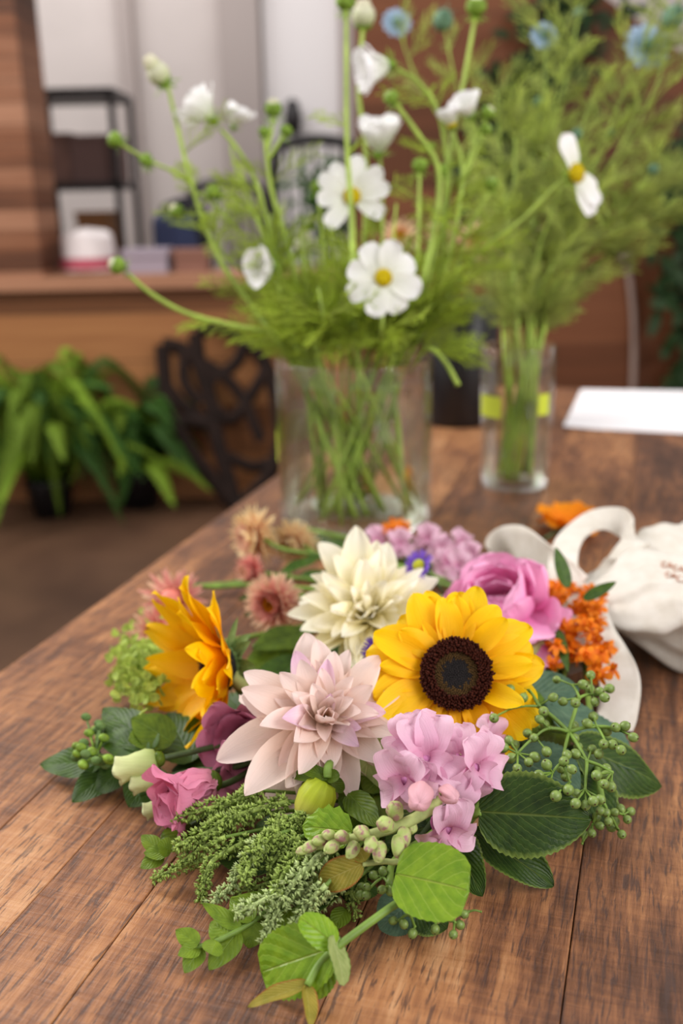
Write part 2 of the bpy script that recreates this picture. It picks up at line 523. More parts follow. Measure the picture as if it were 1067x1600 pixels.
dh = MB(); dh.tube([(xa + 0.08, YB - 0.14, 1.0), (xa + 0.2, YB - 0.14, 1.0)], 0.012); dh.tube([(xa + 0.08, YB - 0.14, 1.0), (xa + 0.08, YB - 0.06, 1.0)], 0.012)
dh.build('door_handle', M['black'], dr)
bx('doorframe', (xb + 0.05, YB - 0.07, 1.4), (0.1, 0.14, 2.8), M['wall_grey'], dr)
LOC.clear()

# black shelving rack with boxes behind the half wall
YR = 5.4
ra, rb = pxy(48, 155, YR), pxy(193, 155, YR)
zt = pxy(120, 152, YR).z; zm = pxy(120, 292, YR).z; zl = ledge - 0.25
rw = rb.x - ra.x; rc = (ra.x + rb.x) / 2
t = thing('shelving_rack', 'tall black metal shelving rack behind the half wall', 'shelf', (rc, YR, 0))
for nm, z in (('top_shelf', zt), ('shelf', zm), ('shelf', zl), ('shelf', 0.12)):
    bx(nm, (rc, YR, z), (rw, 0.5, 0.035), M['black'], t)
for sx_ in (-1, 1):
    for sy in (-1, 1):
        bx('leg', (rc + sx_ * (rw / 2 - 0.015), YR + sy * 0.235, zt / 2), (0.03, 0.03, zt), M['black'], t)
zb = pxy(120, 212, YR).z
def carton(cx, w, z0, z1, mat, label, rz=0, y=YR, dp=0.34):
    t = thing('storage_box', label, 'box', (cx, y, z0))
    bx('body', (cx, y, (z0 + z1) / 2), (w, dp, z1 - z0), mat, t, rz=rz)
    bx('lid', (cx, y, z1 - 0.012), (w + 0.012, dp + 0.012, 0.03), mat, t, rz=rz)
    return t
carton(pxy(90, 250, YR).x, 0.22, zm + 0.018, zb, M['kraft'], 'brown cardboard box on the rack, nearer the wooden column')
carton(pxy(156, 250, YR).x, 0.22, zm + 0.018, zb - 0.01, m_plain('dark_kraft', lin(98, 74, 70), 0.8), 'darker brown box on the rack, next to its outer leg')
carton(pxy(160, 390, YR).x, 0.16, zl + 0.018, pxy(100, 332, YR).z, m_plain('tan_board', lin(128, 86, 52), 0.8), 'low tan box on the rack below the two brown ones')
LZ = ledge + 0.0
def at_ledge(px, y=YW + 0.15): return pxy(px, 410, y).x
# things on and behind the ledge
def sack(cx, y, z, w, h, mat, name, label, cat, band=None):
    t = thing(name, label, cat, (cx, y, z))
    mb = MB()
    def fn(u, v):
        a = 2 * PI * u; k = (1 - 0.12 * v) * (1 + 0.05 * math.sin(5 * a + 3 * v))
        if v > 0.93: k *= max(0.02, (1 - v) / 0.07)
        if v < 0.06: k *= max(0.02, v / 0.06)
        return (cx + math.cos(a) * w / 2 * k, y + math.sin(a) * 0.08 * k, z + h * v + 0.008 * math.sin(3 * a) * v)
    mb.grid(fn, 24, 16, closed_u=True)
    mb.build('body', mat, t)
    if band:
        mb = MB()
        mb.grid(lambda u, v: (cx + math.cos(2 * PI * u) * w / 2 * 1.03, y + math.sin(2 * PI * u) * 0.084, z + h * (0.12 + 0.25 * v)), 24, 2, closed_u=True)
        mb.build('band', band, t)
    return t
m_white = m_plain('white_wrap', lin(225, 215, 215), 0.7)
sack(at_ledge(140), YW + 0.14, LZ, 0.22, 0.17, m_white, 'paper_bag', 'white paper bag with a dark pink band on the ledge', 'bag', m_plain('rose_band', lin(176, 78, 96), 0.7))
carton(at_ledge(232), 0.17, LZ, LZ + 0.09, m_plain('grey_lilac', lin(150, 138, 150), 0.7), 'grey lilac box on the ledge of the half wall', y=YW + 0.16, dp=0.16)
sack(at_ledge(230), YW + 0.9, LZ - 0.05, 0.22, 0.36, m_plain('navy_cloth', lin(62, 70, 104), 0.9), 'duffel_bag', 'navy blue cloth bag standing behind the ledge', 'bag')
sack(at_ledge(292, YW + 1.2), YW + 1.2, LZ - 0.12, 0.26, 0.42, m_plain('charcoal_cloth', lin(38, 36, 44), 0.9), 'backpack', 'charcoal backpack behind the half wall beside the navy bag', 'bag')
carton(at_ledge(300), 0.13, LZ, LZ + 0.085, m_plain('brick_brown', lin(128, 88, 74), 0.7), 'small brick brown box on the ledge', y=YW + 0.17, dp=0.14)
for px_, z1, lb in ((230, 0.31, 'navy'), (292, 0.25, 'charcoal')): pass
# support for the bags: a low bench behind the wall
t = thing('bench', 'low dark bench behind the half wall holding two bags', 'bench', (at_ledge(260, YW + 1.05), YW + 1.05, 0))
zc_ = LZ - 0.13
bx('seat', (at_ledge(260, YW + 1.05), YW + 1.05, zc_ - 0.02), (1.3, 0.5, 0.04), M['black'], t)
for sx_ in (-1, 1):
    bx('leg', (at_ledge(260, YW + 1.05) + sx_ * 0.6, YW + 1.05, (zc_ - 0.04) / 2), (0.04, 0.4, zc_ - 0.04), M['black'], t)
bpy.data.objects['duffel_bag'].location.z = zc_; bpy.data.objects['backpack'].location.z = zc_
# black iron chairs behind
def iron_chair(px, py, y, label, w=0.5, hgt=None):
    top = pxy(px, py, y); cx = top.x; zt_ = top.z
    t = thing('iron_chair', label, 'chair', (cx, y, 0), 'black chairs behind the half wall')
    bx('seat', (cx, y, 0.62), (w, 0.42, 0.04), M['black'], t)
    mb = MB(); pts = smooth([(cx - w / 2, y + 0.2, 0.62), (cx - w / 2, y + 0.24, zt_ - 0.12), (cx - w * 0.3, y + 0.25, zt_), (cx + w * 0.3, y + 0.25, zt_), (cx + w / 2, y + 0.24, zt_ - 0.12), (cx + w / 2, y + 0.2, 0.62)])
    mb.tube(pts, 0.028, 8)
    mb.build('back_frame', M['black'], t)
    for i in range(5):
        x = cx - w * 0.34 + i * w * 0.17
        mb = MB(); mb.tube([(x, y + 0.2, 0.62), (x, y + 0.25, zt_ - 0.005)], 0.009, 6); mb.build('spindle', M['black'], t)
    for sx_ in (-1, 1):
        for sy in (-1, 1):
            mb = MB(); mb.tube([(cx + sx_ * w * 0.45, y + sy * 0.18, 0.6), (cx + sx_ * w * 0.5, y + sy * 0.22, 0)], 0.016, 6); mb.build('leg', M['black'], t)
iron_chair(490, 218, 5.2, 'black spindle back chair in front of the white door', 0.42)
iron_chair(345, 288, 5.9, 'black spindle back chair before the grey pilaster', 0.44)
# wall lamp / dark fixture near the door
p = pxy(458, 185, YB - 0.1)
mb = MB(); mb.lathe([(0.001, -0.1), (0.05, -0.1), (0.06, 0.0), (0.04, 0.1), (0.001, 0.12)], (p.x, YB - 0.16, p.z), 20)
mb.box((p.x, YB - 0.1, p.z), (0.03, 0.06, 0.05))
tag(mb.build('wall_lantern', M['black'], origin=(p.x, YB - 0.16, p.z)), 'small black lantern mounted on the white door', 'lantern')

# ------------------------------------------------------------------ openwork iron leaf leaning on the half wall
def iron_leaf():
    def P(cx, cy):
        px_, py_ = cx / 2.425, 400 + cy / 2.425
        z = pxy(px_, py_, YW - 0.1).z
        return pxy(px_, py_, YW - 0.05 - 0.22 * max(0, (0.75 - z)))
    strokes = {'outline': [[(615, 335), (625, 470), (650, 600), (720, 740), (800, 840), (900, 960)],
                           [(740, 290), (830, 270), (930, 320), (1010, 420), (1050, 560), (1060, 700), (1020, 830), (900, 960)],
                           [(615, 335), (680, 350), (740, 395), (820, 480)]],
               'midrib': [[(740, 290), (755, 400), (800, 560), (830, 720), (900, 960)]],
               'vein': [[(622, 480), (700, 570), (790, 640)], [(640, 620), (720, 625), (790, 640)],
                        [(760, 400), (840, 450), (920, 540), (990, 700)], [(800, 560), (880, 620), (980, 480), (1010, 420)],
                        [(930, 320), (900, 400), (840, 450)],
                        [(700, 360), (700, 480), (760, 560)], [(860, 760), (960, 800), (1030, 780)]]}
    c = pxy(370, 772, YW - 0.2)
    t = thing('iron_leaf_sculpture', 'dark openwork iron leaf sculpture leaning against the half wall', 'sculpture', (c.x, c.y, 0))
    for nm, ls in strokes.items():
        for l in ls:
            pts = smooth([P(*q) for q in l], 5); k = len(pts); mb = MB()
            wd = 0.030 if nm != 'vein' else 0.024
            def fn(u, v, pts=pts, k=k, wd=wd):
                i = min(int(round(v * (k - 1))), k - 1)
                d = (pts[min(i + 1, k - 1)] - pts[max(i - 1, 0)]).normalized()
                s_ = d.cross(V((0, 1, 0))).normalized()
                a = 2 * PI * u + PI / 4
                return pts[i] + s_ * wd * max(-0.7, min(0.7, math.cos(a))) * 1.4 + V((0, 1, 0)) * 0.008 * max(-0.7, min(0.7, math.sin(a)))
            mb.grid(fn, 4, k - 1, closed_u=True)
            mb.build(nm, M['iron'], t)
iron_leaf()

# ------------------------------------------------------------------ ferns on the floor
def frond(parent, base, tip, rise, mat, w=0.07, n=16):
    base, tip = V(base), V(tip)
    mid = base.lerp(tip, 0.5) + V((0, 0, rise))
    pts = smooth([base, mid, tip], 10)
    mb = MB(); mb.tube(pts, [0.004, 0.002], 5)
    k = len(pts)
    for i in range(2, k):
        f_ = i / (k - 1)
        d = (pts[i] - pts[i - 1]).normalized()
        s_ = d.cross(V((0, 0, 1)))
        s_ = s_.normalized() if s_.length > 0.05 else V((1, 0, 0))
        n_ = s_.cross(d)
        L = w * 1.5 * (1 - f_) ** 0.75 * min(1, f_ * 5) ** .5 + 0.006
        for q in (0, 0.5):
            P = pts[i] - d * (q * (pts[i] - pts[i - 1]).length)
            for sg in (-1, 1):
                petal(mb, frame(P, s_ * sg + d * 0.45 - V((0, 0, 0.25)), n_), L, 0.010, a=0.4, c=0.6, nu=2, nv=4, curl=-0.3)
    for q_ in mb.v: q_.y = min(q_.y, YW - 0.012); q_.z = max(q_.z, 0.004)
    return mb.build('frond', mat, parent)
def fern(c, R, n, label, seed, mats, group='ferns on the floor', hang=0.0, pot=True):
    r = random.Random(seed); c = V(c)
    t = thing('potted_fern', label, 'fern', (c.x, c.y, c.z), group)
    if pot:
        mb = MB(); mb.lathe([(0.001, 0), (0.07, 0), (0.095, 0.14), (0.1, 0.15), (0.085, 0.15), (0.08, 0.12), (0.001, 0.12)], c, 24); mb.build('pot', M['blackpot'], t)
    b = c + V((0, 0, 0.13 if pot else 0))
    for i in range(n):
        a = 2 * PI * i / n + r.uniform(-0.6, 0.6); q = r.uniform(0.35, 1.0); L = R * q
        tip = b + V((math.cos(a) * L, math.sin(a) * L * 0.8, r.uniform(-0.25, 0.75) * R * (1.5 - q) - hang * L))
        tip.z = max(tip.z, c.z + 0.02) if not hang else tip.z
        frond(t, b, tip, R * r.uniform(0.25, 0.6), r.choice(mats), w=r.uniform(0.035, 0.06))
p1 = pxz(95, 790, 0); fern((p1.x, p1.y - 0.12, 0), 0.60, 100, 'bright green potted fern on the floor by the half wall', 3, [M['fern'], M['fern'], M['fern_dark']])
p1 = pxz(-20, 775, 0); fern((p1.x - 0.30, p1.y - 0.02, 0), 0.6, 60, 'potted fern cut off by the photo edge beside the bright fern', 4, [M['fern_dark'], M['fern']])
p1 = pxz(200, 790, 0); fern((p1.x + 0.05, p1.y + 0.0, 0), 0.40, 50, 'small dark fern between the bright fern and the iron leaf', 5, [M['fern_dark'], M['fern_dark'], M['fern']])

# greenery against the tall wooden wall
def vine(name, label, pts, n, spread, mat, seed, L=0.07, group=None, support=None):
    r = random.Random(seed); pts = smooth(pts, 8)
    t = thing(name, label, 'plant', pts[0], group)
    mb = MB(); mb.tube(pts, 0.006, 6); mb.build('stem', M['stem_dark'], t)
    mb = MB()
    for i in range(n):
        p = pts[r.randrange(len(pts))] + V((r.gauss(0, spread), -abs(r.gauss(0, spread * 0.4)), r.gauss(0, spread)))
        d = V((r.uniform(-1, 1), r.uniform(-1, 0.1), r.uniform(-1, 0.4)))
        petal(mb, frame(p, d, V((r.uniform(-.5, .5), -1, 0.6))), L * r.uniform(0.7, 1.2), L * 0.45, nu=2, nv=5, curl=-0.4)
    tag(mb.build('foliage', mat, t), None, None, None, 'stuff')
    return t
vine('trailing_plant', 'dark green trailing plant running down the red brown wooden wall', [pxy(915, -30, YW - 0.06), pxy(860, 90, YW - 0.06), pxy(800, 190, YW - 0.06), pxy(765, 330, YW - 0.06)], 330, 0.06, M['ivy'], 8, L=0.09)
vine('climbing_plant', 'dark green climbing plant by the white cord on the wooden wall', [V((pxy(1085, 560, YW - 0.1).x, YW - 0.1, 0.0)), pxy(1085, 560, YW - 0.1), pxy(1078, 430, YW - 0.1), pxy(1085, 330, YW - 0.1), pxy(1075, 250, YW - 0.1)], 300, 0.075, M['ivy'], 9, L=0.10)
vine('leafy_shrub', 'dark green leafy shrub behind the half wall beside the black chair', [V((pxy(505, 430, YW + 0.5).x, YW + 0.5, 0.0)), pxy(510, 350, YW + 0.5), pxy(500, 280, YW + 0.5)], 150, 0.055, M['fern_dark'], 10)
mb = MB(); mb.tube(smooth([pxy(975, 395, YW - 0.02), pxy(985, 450, YW - 0.02), pxy(990, 520, YW - 0.02), pxy(988, 640, YW - 0.02)], 6), 0.012, 8)
mb.ball(pxy(976, 402, YW - 0.03), 0.03)
tag(mb.build('hanging_cable', m_plain('grey_cord', lin(150, 128, 118), 0.6), origin=pxy(976, 402, YW - 0.02)), 'pale grey cord hanging down the red brown wall', 'cable')
# ------------------------------------------------------------------ the table
TH = math.radians(17.75)
TD = V((math.sin(TH), math.cos(TH), 0)); TS = V((math.cos(TH), -math.sin(TH), 0))
def tp(u, v, z): return TS * u + TD * v + V((0, 0, z))
us = [-0.549, -0.402, -0.338, -0.273, -0.143, -0.023, 0.105, 0.235, 0.372, 0.505, 0.64]
vn, vf = 0.05, 2.24
t = thing('wooden_table', 'reclaimed plank wooden table with rough saw marks', 'table', tp(0.05, 1.2, 0))
mb = MB(); g = 0.00035; RM = Matrix.Rotation(-TH, 4, 'Z')
for i in range(len(us) - 1):
    a, b = us[i] + g, us[i + 1] - g; dz = rnd.uniform(-0.0005, 0)
    mb.box(((a + b) / 2, (vn + vf) / 2, TZ - 0.02 + dz), (b - a, vf - vn, 0.04))
o = mb.build('tabletop', M['table'], None, smooth=False)
o.rotation_euler = (0, 0, -TH); o.parent = t; o.location = -V(t.location)
bv = o.modifiers.new('bevel', 'BEVEL'); bv.width = 0.0007; bv.segments = 2
def tpart(name, c, d):
    mb = MB(); mb.box((0, 0, 0), d, M=Matrix.Translation(tp(*c)) @ RM)
    return mb.build(name, M['leg_wood'], t, smooth=False)
M['leg_wood'] = m_plain('dark_leg_wood', lin(70, 46, 34), 0.7, 0.3, 20, 0.2)
tpart('apron', (0.045, 0.12, TZ - 0.09), (1.06, 0.03, 0.1)); tpart('apron', (0.045, 2.16, TZ - 0.09), (1.06, 0.03, 0.1))
tpart('apron', (-0.48, 1.14, TZ - 0.09), (0.03, 2.0, 0.1)); tpart('apron', (0.57, 1.14, TZ - 0.09), (0.03, 2.0, 0.1))
for u in (-0.48, 0.57):
    for v in (0.12, 2.16):
        tpart('leg', (u, v, (TZ - 0.04) / 2), (0.08, 0.08, TZ - 0.04))

# ------------------------------------------------------------------ glass vases
def vase(c, R, h, label, wl, flare=0.0, th=0.004):
    t = thing('glass_vase', label, 'vase', c)
    r2 = R + flare
    prof = [(0.0001, 0.0), (R - 0.004, 0.0), (R, 0.003)]
    prof += [(R + flare * k / 8, 0.003 + (h - 0.006) * k / 8) for k in range(1, 9)]
    prof += [(r2 - th * 0.3, h), (r2 - th, h - 0.003)]
    prof += [(R - th + flare * (8 - k) / 8, 0.012 + (h - 0.015) * (8 - k) / 8) for k in range(1, 9)]
    prof += [(R - th - 0.006, 0.0085), (0.0001, 0.0085)]
    mb = MB(); mb.lathe(prof, c, 64); mb.build('glass', M['glass'], t)
    mb = MB(); k = flare * wl / h
    mb.lathe([(0.0001, 0.009), (R - th - 0.003, 0.009), (R - th - 0.0006, 0.012), (R - th - 0.0006 + k, wl - 0.001), (R - th - 0.002 + k, wl), (0.0001, wl)], c, 48)
    mb.build('water', M['water'], t)
    return t
V1 = pxh(556, 808); V2 = pxh(803, 757); R1, H1 = 0.101, 0.214; R2, H2 = 0.049, 0.205
v1 = vase(V1, R1, H1, 'wide clear glass vase holding white cosmos', 0.15)
v2 = vase(V2, R2, H2, 'narrow clear glass vase holding nigella stems', 0.13, flare=0.005)
def sticker(t, c, R, a0, a1, z0, z1, skew=0.0):
    mb = MB()
    mb.grid(lambda u, v: (c.x + (R + 0.0006) * math.cos(a0 + (a1 - a0) * u), c.y + (R + 0.0006) * math.sin(a0 + (a1 - a0) * u), c.z + z0 + (z1 - z0) * v + skew * u), 8, 2)
    mb.build('sticker', M['sticker'], t, label='lime yellow sticker on the glass')
sticker(v1, V1, R1, math.radians(192), math.radians(128), 0.082, 0.122, 0.010)
sticker(v2, V2, R2 + 0.003, math.radians(188), math.radians(236), 0.108, 0.138)
sticker(v2, V2, R2 + 0.003, math.radians(-66), math.radians(-42), 0.112, 0.142)
PC = pxh(715, 657)
t = thing('black_vase', 'tall black cylindrical vase behind the glass vases', 'vase', PC)
mb = MB(); mb.lathe([(0.0001, 0), (0.068, 0), (0.072, 0.006), (0.074, 0.225), (0.07, 0.228), (0.067, 0.224), (0.064, 0.02), (0.0001, 0.02)], PC, 48); mb.build('body', M['blackpot'], t)
mb = MB()
q = [pxh(880, 669), pxh(908, 609), pxh(1150, 613), pxh(1150, 682)]
q = [p + V((0, 0, 0.0012)) for p in q]
def fn(u, v):
    p = (q[0].lerp(q[3], u)).lerp(q[1].lerp(q[2], u), v); return p + V((0, 0, 0.003 * max(0, 1 - 5 * u) * (1 - v)))
mb.grid(fn, 10, 6)
mb2 = len(mb.v); mb.grid(lambda u, v: V(fn(1 - u, v)) - V((0, 0, 0.0008)), 10, 6)
tag(mb.build('paper_sheet', M['paper'], origin=q[0]), 'white sheet of paper lying on the table', 'paper')

# ------------------------------------------------------------------ cosmos
def floral_frame(C, N):
    A, B = perp(N); return V(C), V(N).normalized(), A, B
def cosmos_head(parent, C, N, R, el=8, n=8, seed=0, angs=None, wide=0.62, eye=True, calyx=True):
    r = random.Random(seed); C, N, A, B = floral_frame(C, N)
    h = node('flower_head', C, parent)
    a0 = r.uniform(0, 6)
    for i, an in enumerate(angs if angs else [a0 + 2 * PI * i / n for i in range(n)]):
        an += r.uniform(-0.08, 0.08) if not angs else 0
        rad = A * math.cos(an) + B * math.sin(an); e = math.radians(el + r.uniform(-7, 7))
        d = rad * math.cos(e) + N * math.sin(e); nn = N * math.cos(e) - rad * math.sin(e)
        mb = MB()
        L = R * r.uniform(0.9, 1.04)
        petal(mb, frame(C + rad * R * 0.08, d, nn), L, L * wide * r.uniform(0.9, 1.1), a=0.55, c=0.28, cup=0.12, curl=r.uniform(-0.35, 0.15), ruf=0.02, rf=1.5, teeth=0.07, nu=10, nv=10, ph=r.uniform(0, 6))
        mb.build('petal', M['cosmos'], h)
    if eye:
        mb = MB(); mb.ball(C + N * R * 0.03, R * 0.25, 0, 14, N, 0.6)
        for i in range(60):
            k = i + 0.5; rr = R * 0.24 * math.sqrt(k / 60); ph = k * 2.39996
            p = C + A * rr * math.cos(ph) + B * rr * math.sin(ph) + N * (R * 0.03 + R * 0.12 * math.sqrt(max(0, 1 - (rr / (R * 0.25)) ** 2)))
            mb.ball(p, R * 0.024, 0, 5, N, 1.6)
        mb.build('eye', M['cosmos_eye'], h)
    if calyx:
        mb = MB()
        mb.lathe([(0.0006, -R * 0.26), (R * 0.1, -R * 0.2), (R * 0.14, -R * 0.08), (R * 0.12, 0)], C, 10, 0, N)
        for i in range(8):
            an = 2 * PI * i / 8; rad = A * math.cos(an) + B * math.sin(an)
            petal(mb, frame(C - N * R * 0.15 + rad * R * 0.1, rad + N * 0.3, N), R * 0.4, R * 0.09, nu=2, nv=4)
        mb.build('calyx', M['calyx'], h)
    return h
def bud(parent, C, N, R, openn=0.5, seed=0, spiky=True):
    """a rounded cosmos bud: green calyx with pale tips"""
    r = random.Random(seed); C, N, A, B = floral_frame(C, N)
    mb = MB()
    for i in range(10):
        an = 2 * PI * i / 10; rad = A * math.cos(an) + B * math.sin(an)
        petal(mb, frame(C - N * R * 0.75 + rad * R * 0.35, rad * 0.9 + N * 1.0, -rad), R * (1.0 if openn >= .5 else 1.5), R * 0.5, curl=0.5, nu=2, nv=5)
        if spiky: petal(mb, frame(C - N * R * 0.8, rad * 1.5 + N * r.uniform(-0.3, 0.5), N), R * 1.5, R * 0.3, curl=-0.5, nu=2, nv=4)
    mb.ball(C - N * R * (0.35 if openn >= .5 else 0), R * (0.75 if openn >= .5 else 1), 0, 12, N, 0.85)
    b = mb.build('bud', M['calyx'], parent)
    if openn > 0:
        mb = MB()
        if openn >= .5: mb.ball(C + N * R * .1, R * .92, 0, 12, N, 1.0)
        for i in range(9):
            an = 2 * PI * i / 9 + 0.2; rad = A * math.cos(an) + B * math.sin(an)
            petal(mb, frame(C + rad * R * 0.55, N * 1.3 + rad * 0.35, -rad), R * (0.7 + 1.1 * openn), R * 0.9, a=.5, c=.35, curl=0.6, cup=0.3, nu=4, nv=6, teeth=0.1)
        mb.build('petal_tip', M['bud_tip'], b)
    return b
def feather(mb, P, d, L, r, n=8, rad=0.00085, droop=0.3):
    P = V(P); d = V(d).normalized()
    side0 = d.orthogonal().normalized()
    pts = [P]; dd = d.copy()
    for i in range(4):
        dd = (dd + V((r.uniform(-.12, .12), r.uniform(-.12, .12), -droop * 0.25))).normalized(); pts.append(pts[-1] + dd * L / 4)
    mb.tube(pts, [rad * 1.3, rad * 0.7], 4, cap=False)
    for i in range(n):
        f_ = (i + 1) / (n + 1) * 3.99; k = int(f_); p = pts[k].lerp(pts[k + 1], f_ - k)
        t_ = (pts[k + 1] - pts[k]).normalized()
        for sg in (-1, 1):
            s_ = (side0 * sg + V((r.uniform(-.5, .5), r.uniform(-.5, .5), r.uniform(-.3, .5)))).normalized()
            e = (t_ * 0.9 + s_ * 0.7).normalized(); l = L * 0.42 * (1 - 0.5 * i / n)
            m = p + e * l * 0.5
            q = m + (e + t_ * 0.35).normalized() * l * 0.5
            mb.tube([p, m, q], [rad * 0.9, rad * 0.5], 3, cap=False)
            q2 = m + (e + s_ * 0.6 + V((0, 0, 0.15))).normalized() * l * 0.42
            mb.tube([m, q2], [rad * 0.7, rad * 0.4], 3, cap=False)
def stem_path(vc, R, H, rim_px, above, d_rim, seed, rim_y=None):
    r = random.Random(seed)
    a = r.uniform(0, 6.28); k = r.uniform(0.3, 0.85) * R
    base = vc + V((math.cos(a) * k, math.sin(a) * k, 0.012))
    rim = vc + V((0, 0, H + 0.004)); rm = pxd(rim_px, 560, d_rim)
    off = V((rm.x - vc.x, rm.y - vc.y, 0)); 
    if off.length > R * 0.88: off = off * (R * 0.88 / off.length)
    return [base, base.lerp(rim + off, 0.5) + V((0, 0, 0.0)), rim + off] + above
cn = [0]
def cosmos_stem(label, rim_px, above, heads, rad=0.0024, branches=(), feathers=10, dr=None, fl=0.07, seed=None, group=None):
    cn[0] += 1; seed = seed or cn[0] * 13; r = random.Random(seed)
    pts = [pxd(*a) for a in above]
    path = smooth(stem_path(V1, R1, H1, rim_px, pts, dr or (1.27 + r.uniform(-.05, .05)), seed), 6)
    t = thing('white_cosmos', label, 'flower', path[0], group)
    mb = MB(); mb.tube(path, [rad * 1.15, rad, rad * 0.75], 8)
    for br in branches:
        bp = smooth([pxd(*a) for a in br], 6); mb.tube(bp, [rad * 0.75, rad * 0.55], 7)
    mb.build('stem', M['stem_cosmos'], t)
    for h in heads:
        kind, px, py, d, N, R = h[:6]; kw = h[6] if len(h) > 6 else {}
        C = pxd(px, py, d)
        (cosmos_head if kind == 'flower' else bud)(t, C, N, R, seed=seed + int(px), **kw)
    if feathers:
        mb = MB(); k0 = 12
        for i in range(feathers):
            j = r.randrange(k0, max(k0 + 1, int(len(path) * 0.8))); p = path[min(j, len(path) - 1)]
            d = (path[min(j + 1, len(path) - 1)] - path[j - 1]).normalized() if j < len(path) else V((0, 0, 1))
            a = r.uniform(0, 6.28)
            feather(mb, p, d * 0.7 + V((math.cos(a), math.sin(a), r.uniform(-0.2, 0.3))), fl * r.uniform(0.6, 1.3), r)
        tag(mb.build('foliage', M['fil'], t), None, None, None, 'stuff')
    return t
UP = V((0, -0.3, 1)); FC = V((0.05, -1, 0.18))
D = 1.27
cosmos_stem('tall arching cosmos stem with a half open cream bud, beside the far white room', 450, [(395, 480, D), (340, 400, D), (300, 290, D), (278, 200, D), (262, 135, D)],
    [('bud', 249, 117, D, V((-0.5, -0.35, 0.8)), 0.016, dict(openn=0.9)), ('bud', 228, 250, D, V((-.3, -.6, .7)), 0.009, dict(openn=0)), ('bud', 179, 218, D, V((-.8, -.3, .5)), 0.0105, dict(openn=0.1))],
    branches=[[(303, 292, D), (270, 268, D), (235, 253, D)], [(235, 253, D), (210, 238, D), (184, 222, D)], [(305, 300, D), (322, 310, D), (345, 330, D), (372, 360, D)]], rad=0.0034)
cosmos_stem('cosmos stem reaching out low sideways to one yellow green bud', 455, [(425, 522, 1.22), (360, 508, 1.2), (290, 489, 1.19), (235, 458, 1.18), (200, 428, 1.18)],
    [('bud', 184, 415, 1.18, V((-.85, -.3, .4)), 0.0105, dict(openn=0.35))], rad=0.0034, feathers=3)
cosmos_stem('white cosmos seen from behind, tilted away near the grey pilaster', 470, [(440, 470, D), (425, 380, D), (400, 285, D), (370, 232, D), (345, 203, D)],
    [('flower', 330, 186, D, V((-0.75, 0.1, 0.65)), 0.044, dict(el=50, eye=False, n=10))], rad=0.0032)
cosmos_stem('faint white cosmos furthest back beside the one seen from behind', 480, [(450, 470, 1.4), (400, 340, 1.42), (365, 250, 1.42), (362, 222, 1.42)],
    [('flower', 366, 196, 1.42, V((0.35, -0.1, 0.9)), 0.034, dict(el=55, eye=False, n=10))], feathers=6)
cosmos_stem('cosmos stem topped by three small round green buds', 490, [(470, 470, D), (448, 380, D), (425, 300, D), (416, 240, D), (414, 212, D)],
    [('bud', 413, 206, D, UP, 0.008, dict(openn=0)), ('bud', 427, 170, D, UP, 0.0115, dict(openn=0.35)), ('bud', 447, 204, D, V((.4, -.3, .8)), 0.0085, dict(openn=0))],
    branches=[[(416, 240, D), (424, 205, D), (427, 182, D)], [(418, 250, D), (434, 226, D), (444, 210, D)]], rad=0.0034)
cosmos_stem('closed cup shaped white cosmos low on the side of the wide vase', 470, [(440, 470, 1.22), (432, 440, 1.22)],
    [('flower', 425, 415, 1.22, V((-0.75, -0.66, 0.05)), 0.034, dict(el=58, n=8, wide=0.8, eye=False))], feathers=8, fl=0.06)
cosmos_stem('blurred cream half open cosmos above the closed white cup', 495, [(480, 450, 1.36), (476, 405, 1.36)],
    [('bud', 474, 384, 1.36, V((0.1, -0.5, .9)), 0.015, dict(openn=0.9))], feathers=8)
cosmos_stem('tallest straight cosmos stem with a green bud at the top edge', 545, [(550, 460, 1.16), (549, 340, 1.16), (542, 220, 1.16), (541, 90, 1.16), (541, 12, 1.16)],
    [('bud', 540, 2, 1.16, UP, 0.012, dict(openn=0.1))], rad=0.0031, feathers=5)
cosmos_stem('straight cosmos stem with a large plump whitish bud', 560, [(568, 420, 1.3), (572, 250, 1.3), (560, 140, 1.3), (567, 45, 1.3)],
    [('bud', 568, 27, 1.3, UP, 0.017, dict(openn=0.5, spiky=False))], rad=0.0034, feathers=5)
cosmos_stem('nodding half closed white cosmos on an arched stem', 620, [(660, 470, 1.24), (690, 350, 1.24), (697, 250, 1.24), (682, 168, 1.24), (650, 125, 1.24), (620, 108, 1.24)],
    [('flower', 606, 102, 1.24, V((-0.9, -0.35, -0.15)), 0.046, dict(el=62, eye=False, n=13))], rad=0.0030, feathers=7)
cosmos_stem('cosmos stem with one small green bud below the nodding flower', 610, [(650, 470, 1.2), (680, 350, 1.2), (684, 262, 1.2), (652, 208, 1.2), (618, 162, 1.2)],
    [('bud', 611, 152, 1.2, V((-.5, -.3, .8)), 0.0095, dict(openn=0.1)), ('bud', 674, 228, 1.2, V((.3, -.3, .8)), 0.004, dict(openn=0))], rad=0.0036, feathers=7)
cosmos_stem('white cosmos in side view with upright petals', 575, [(592, 450, 1.24), (598, 330, 1.24), (594, 246, 1.24)],
    [('flower', 591, 236, 1.24, V((0.05, -0.3, 1)), 0.045, dict(el=58, n=11, eye=False))], feathers=6)
cosmos_stem('open white cosmos with narrow gaps between petals, the higher of the two facing front', 545, [(552, 470, 1.2), (553, 380, 1.2), (552, 320, 1.215)],
    [('flower', 550, 307, 1.2, V((-0.05, -1, 0.12)), 0.044, dict(el=4, wide=0.5, angs=[0.2, 0.7, 1.4, 2.1, 2.6, 3.2, 4.0, 5.75]))], feathers=8)
cosmos_stem('open white cosmos with overlapping toothed petals, the lower of the two facing front', 592, [(596, 520, 1.13), (600, 450, 1.13)],
    [('flower', 599, 434, 1.115, V((0.02, -1, 0.2)), 0.041, dict(el=4, wide=0.66))], feathers=9)
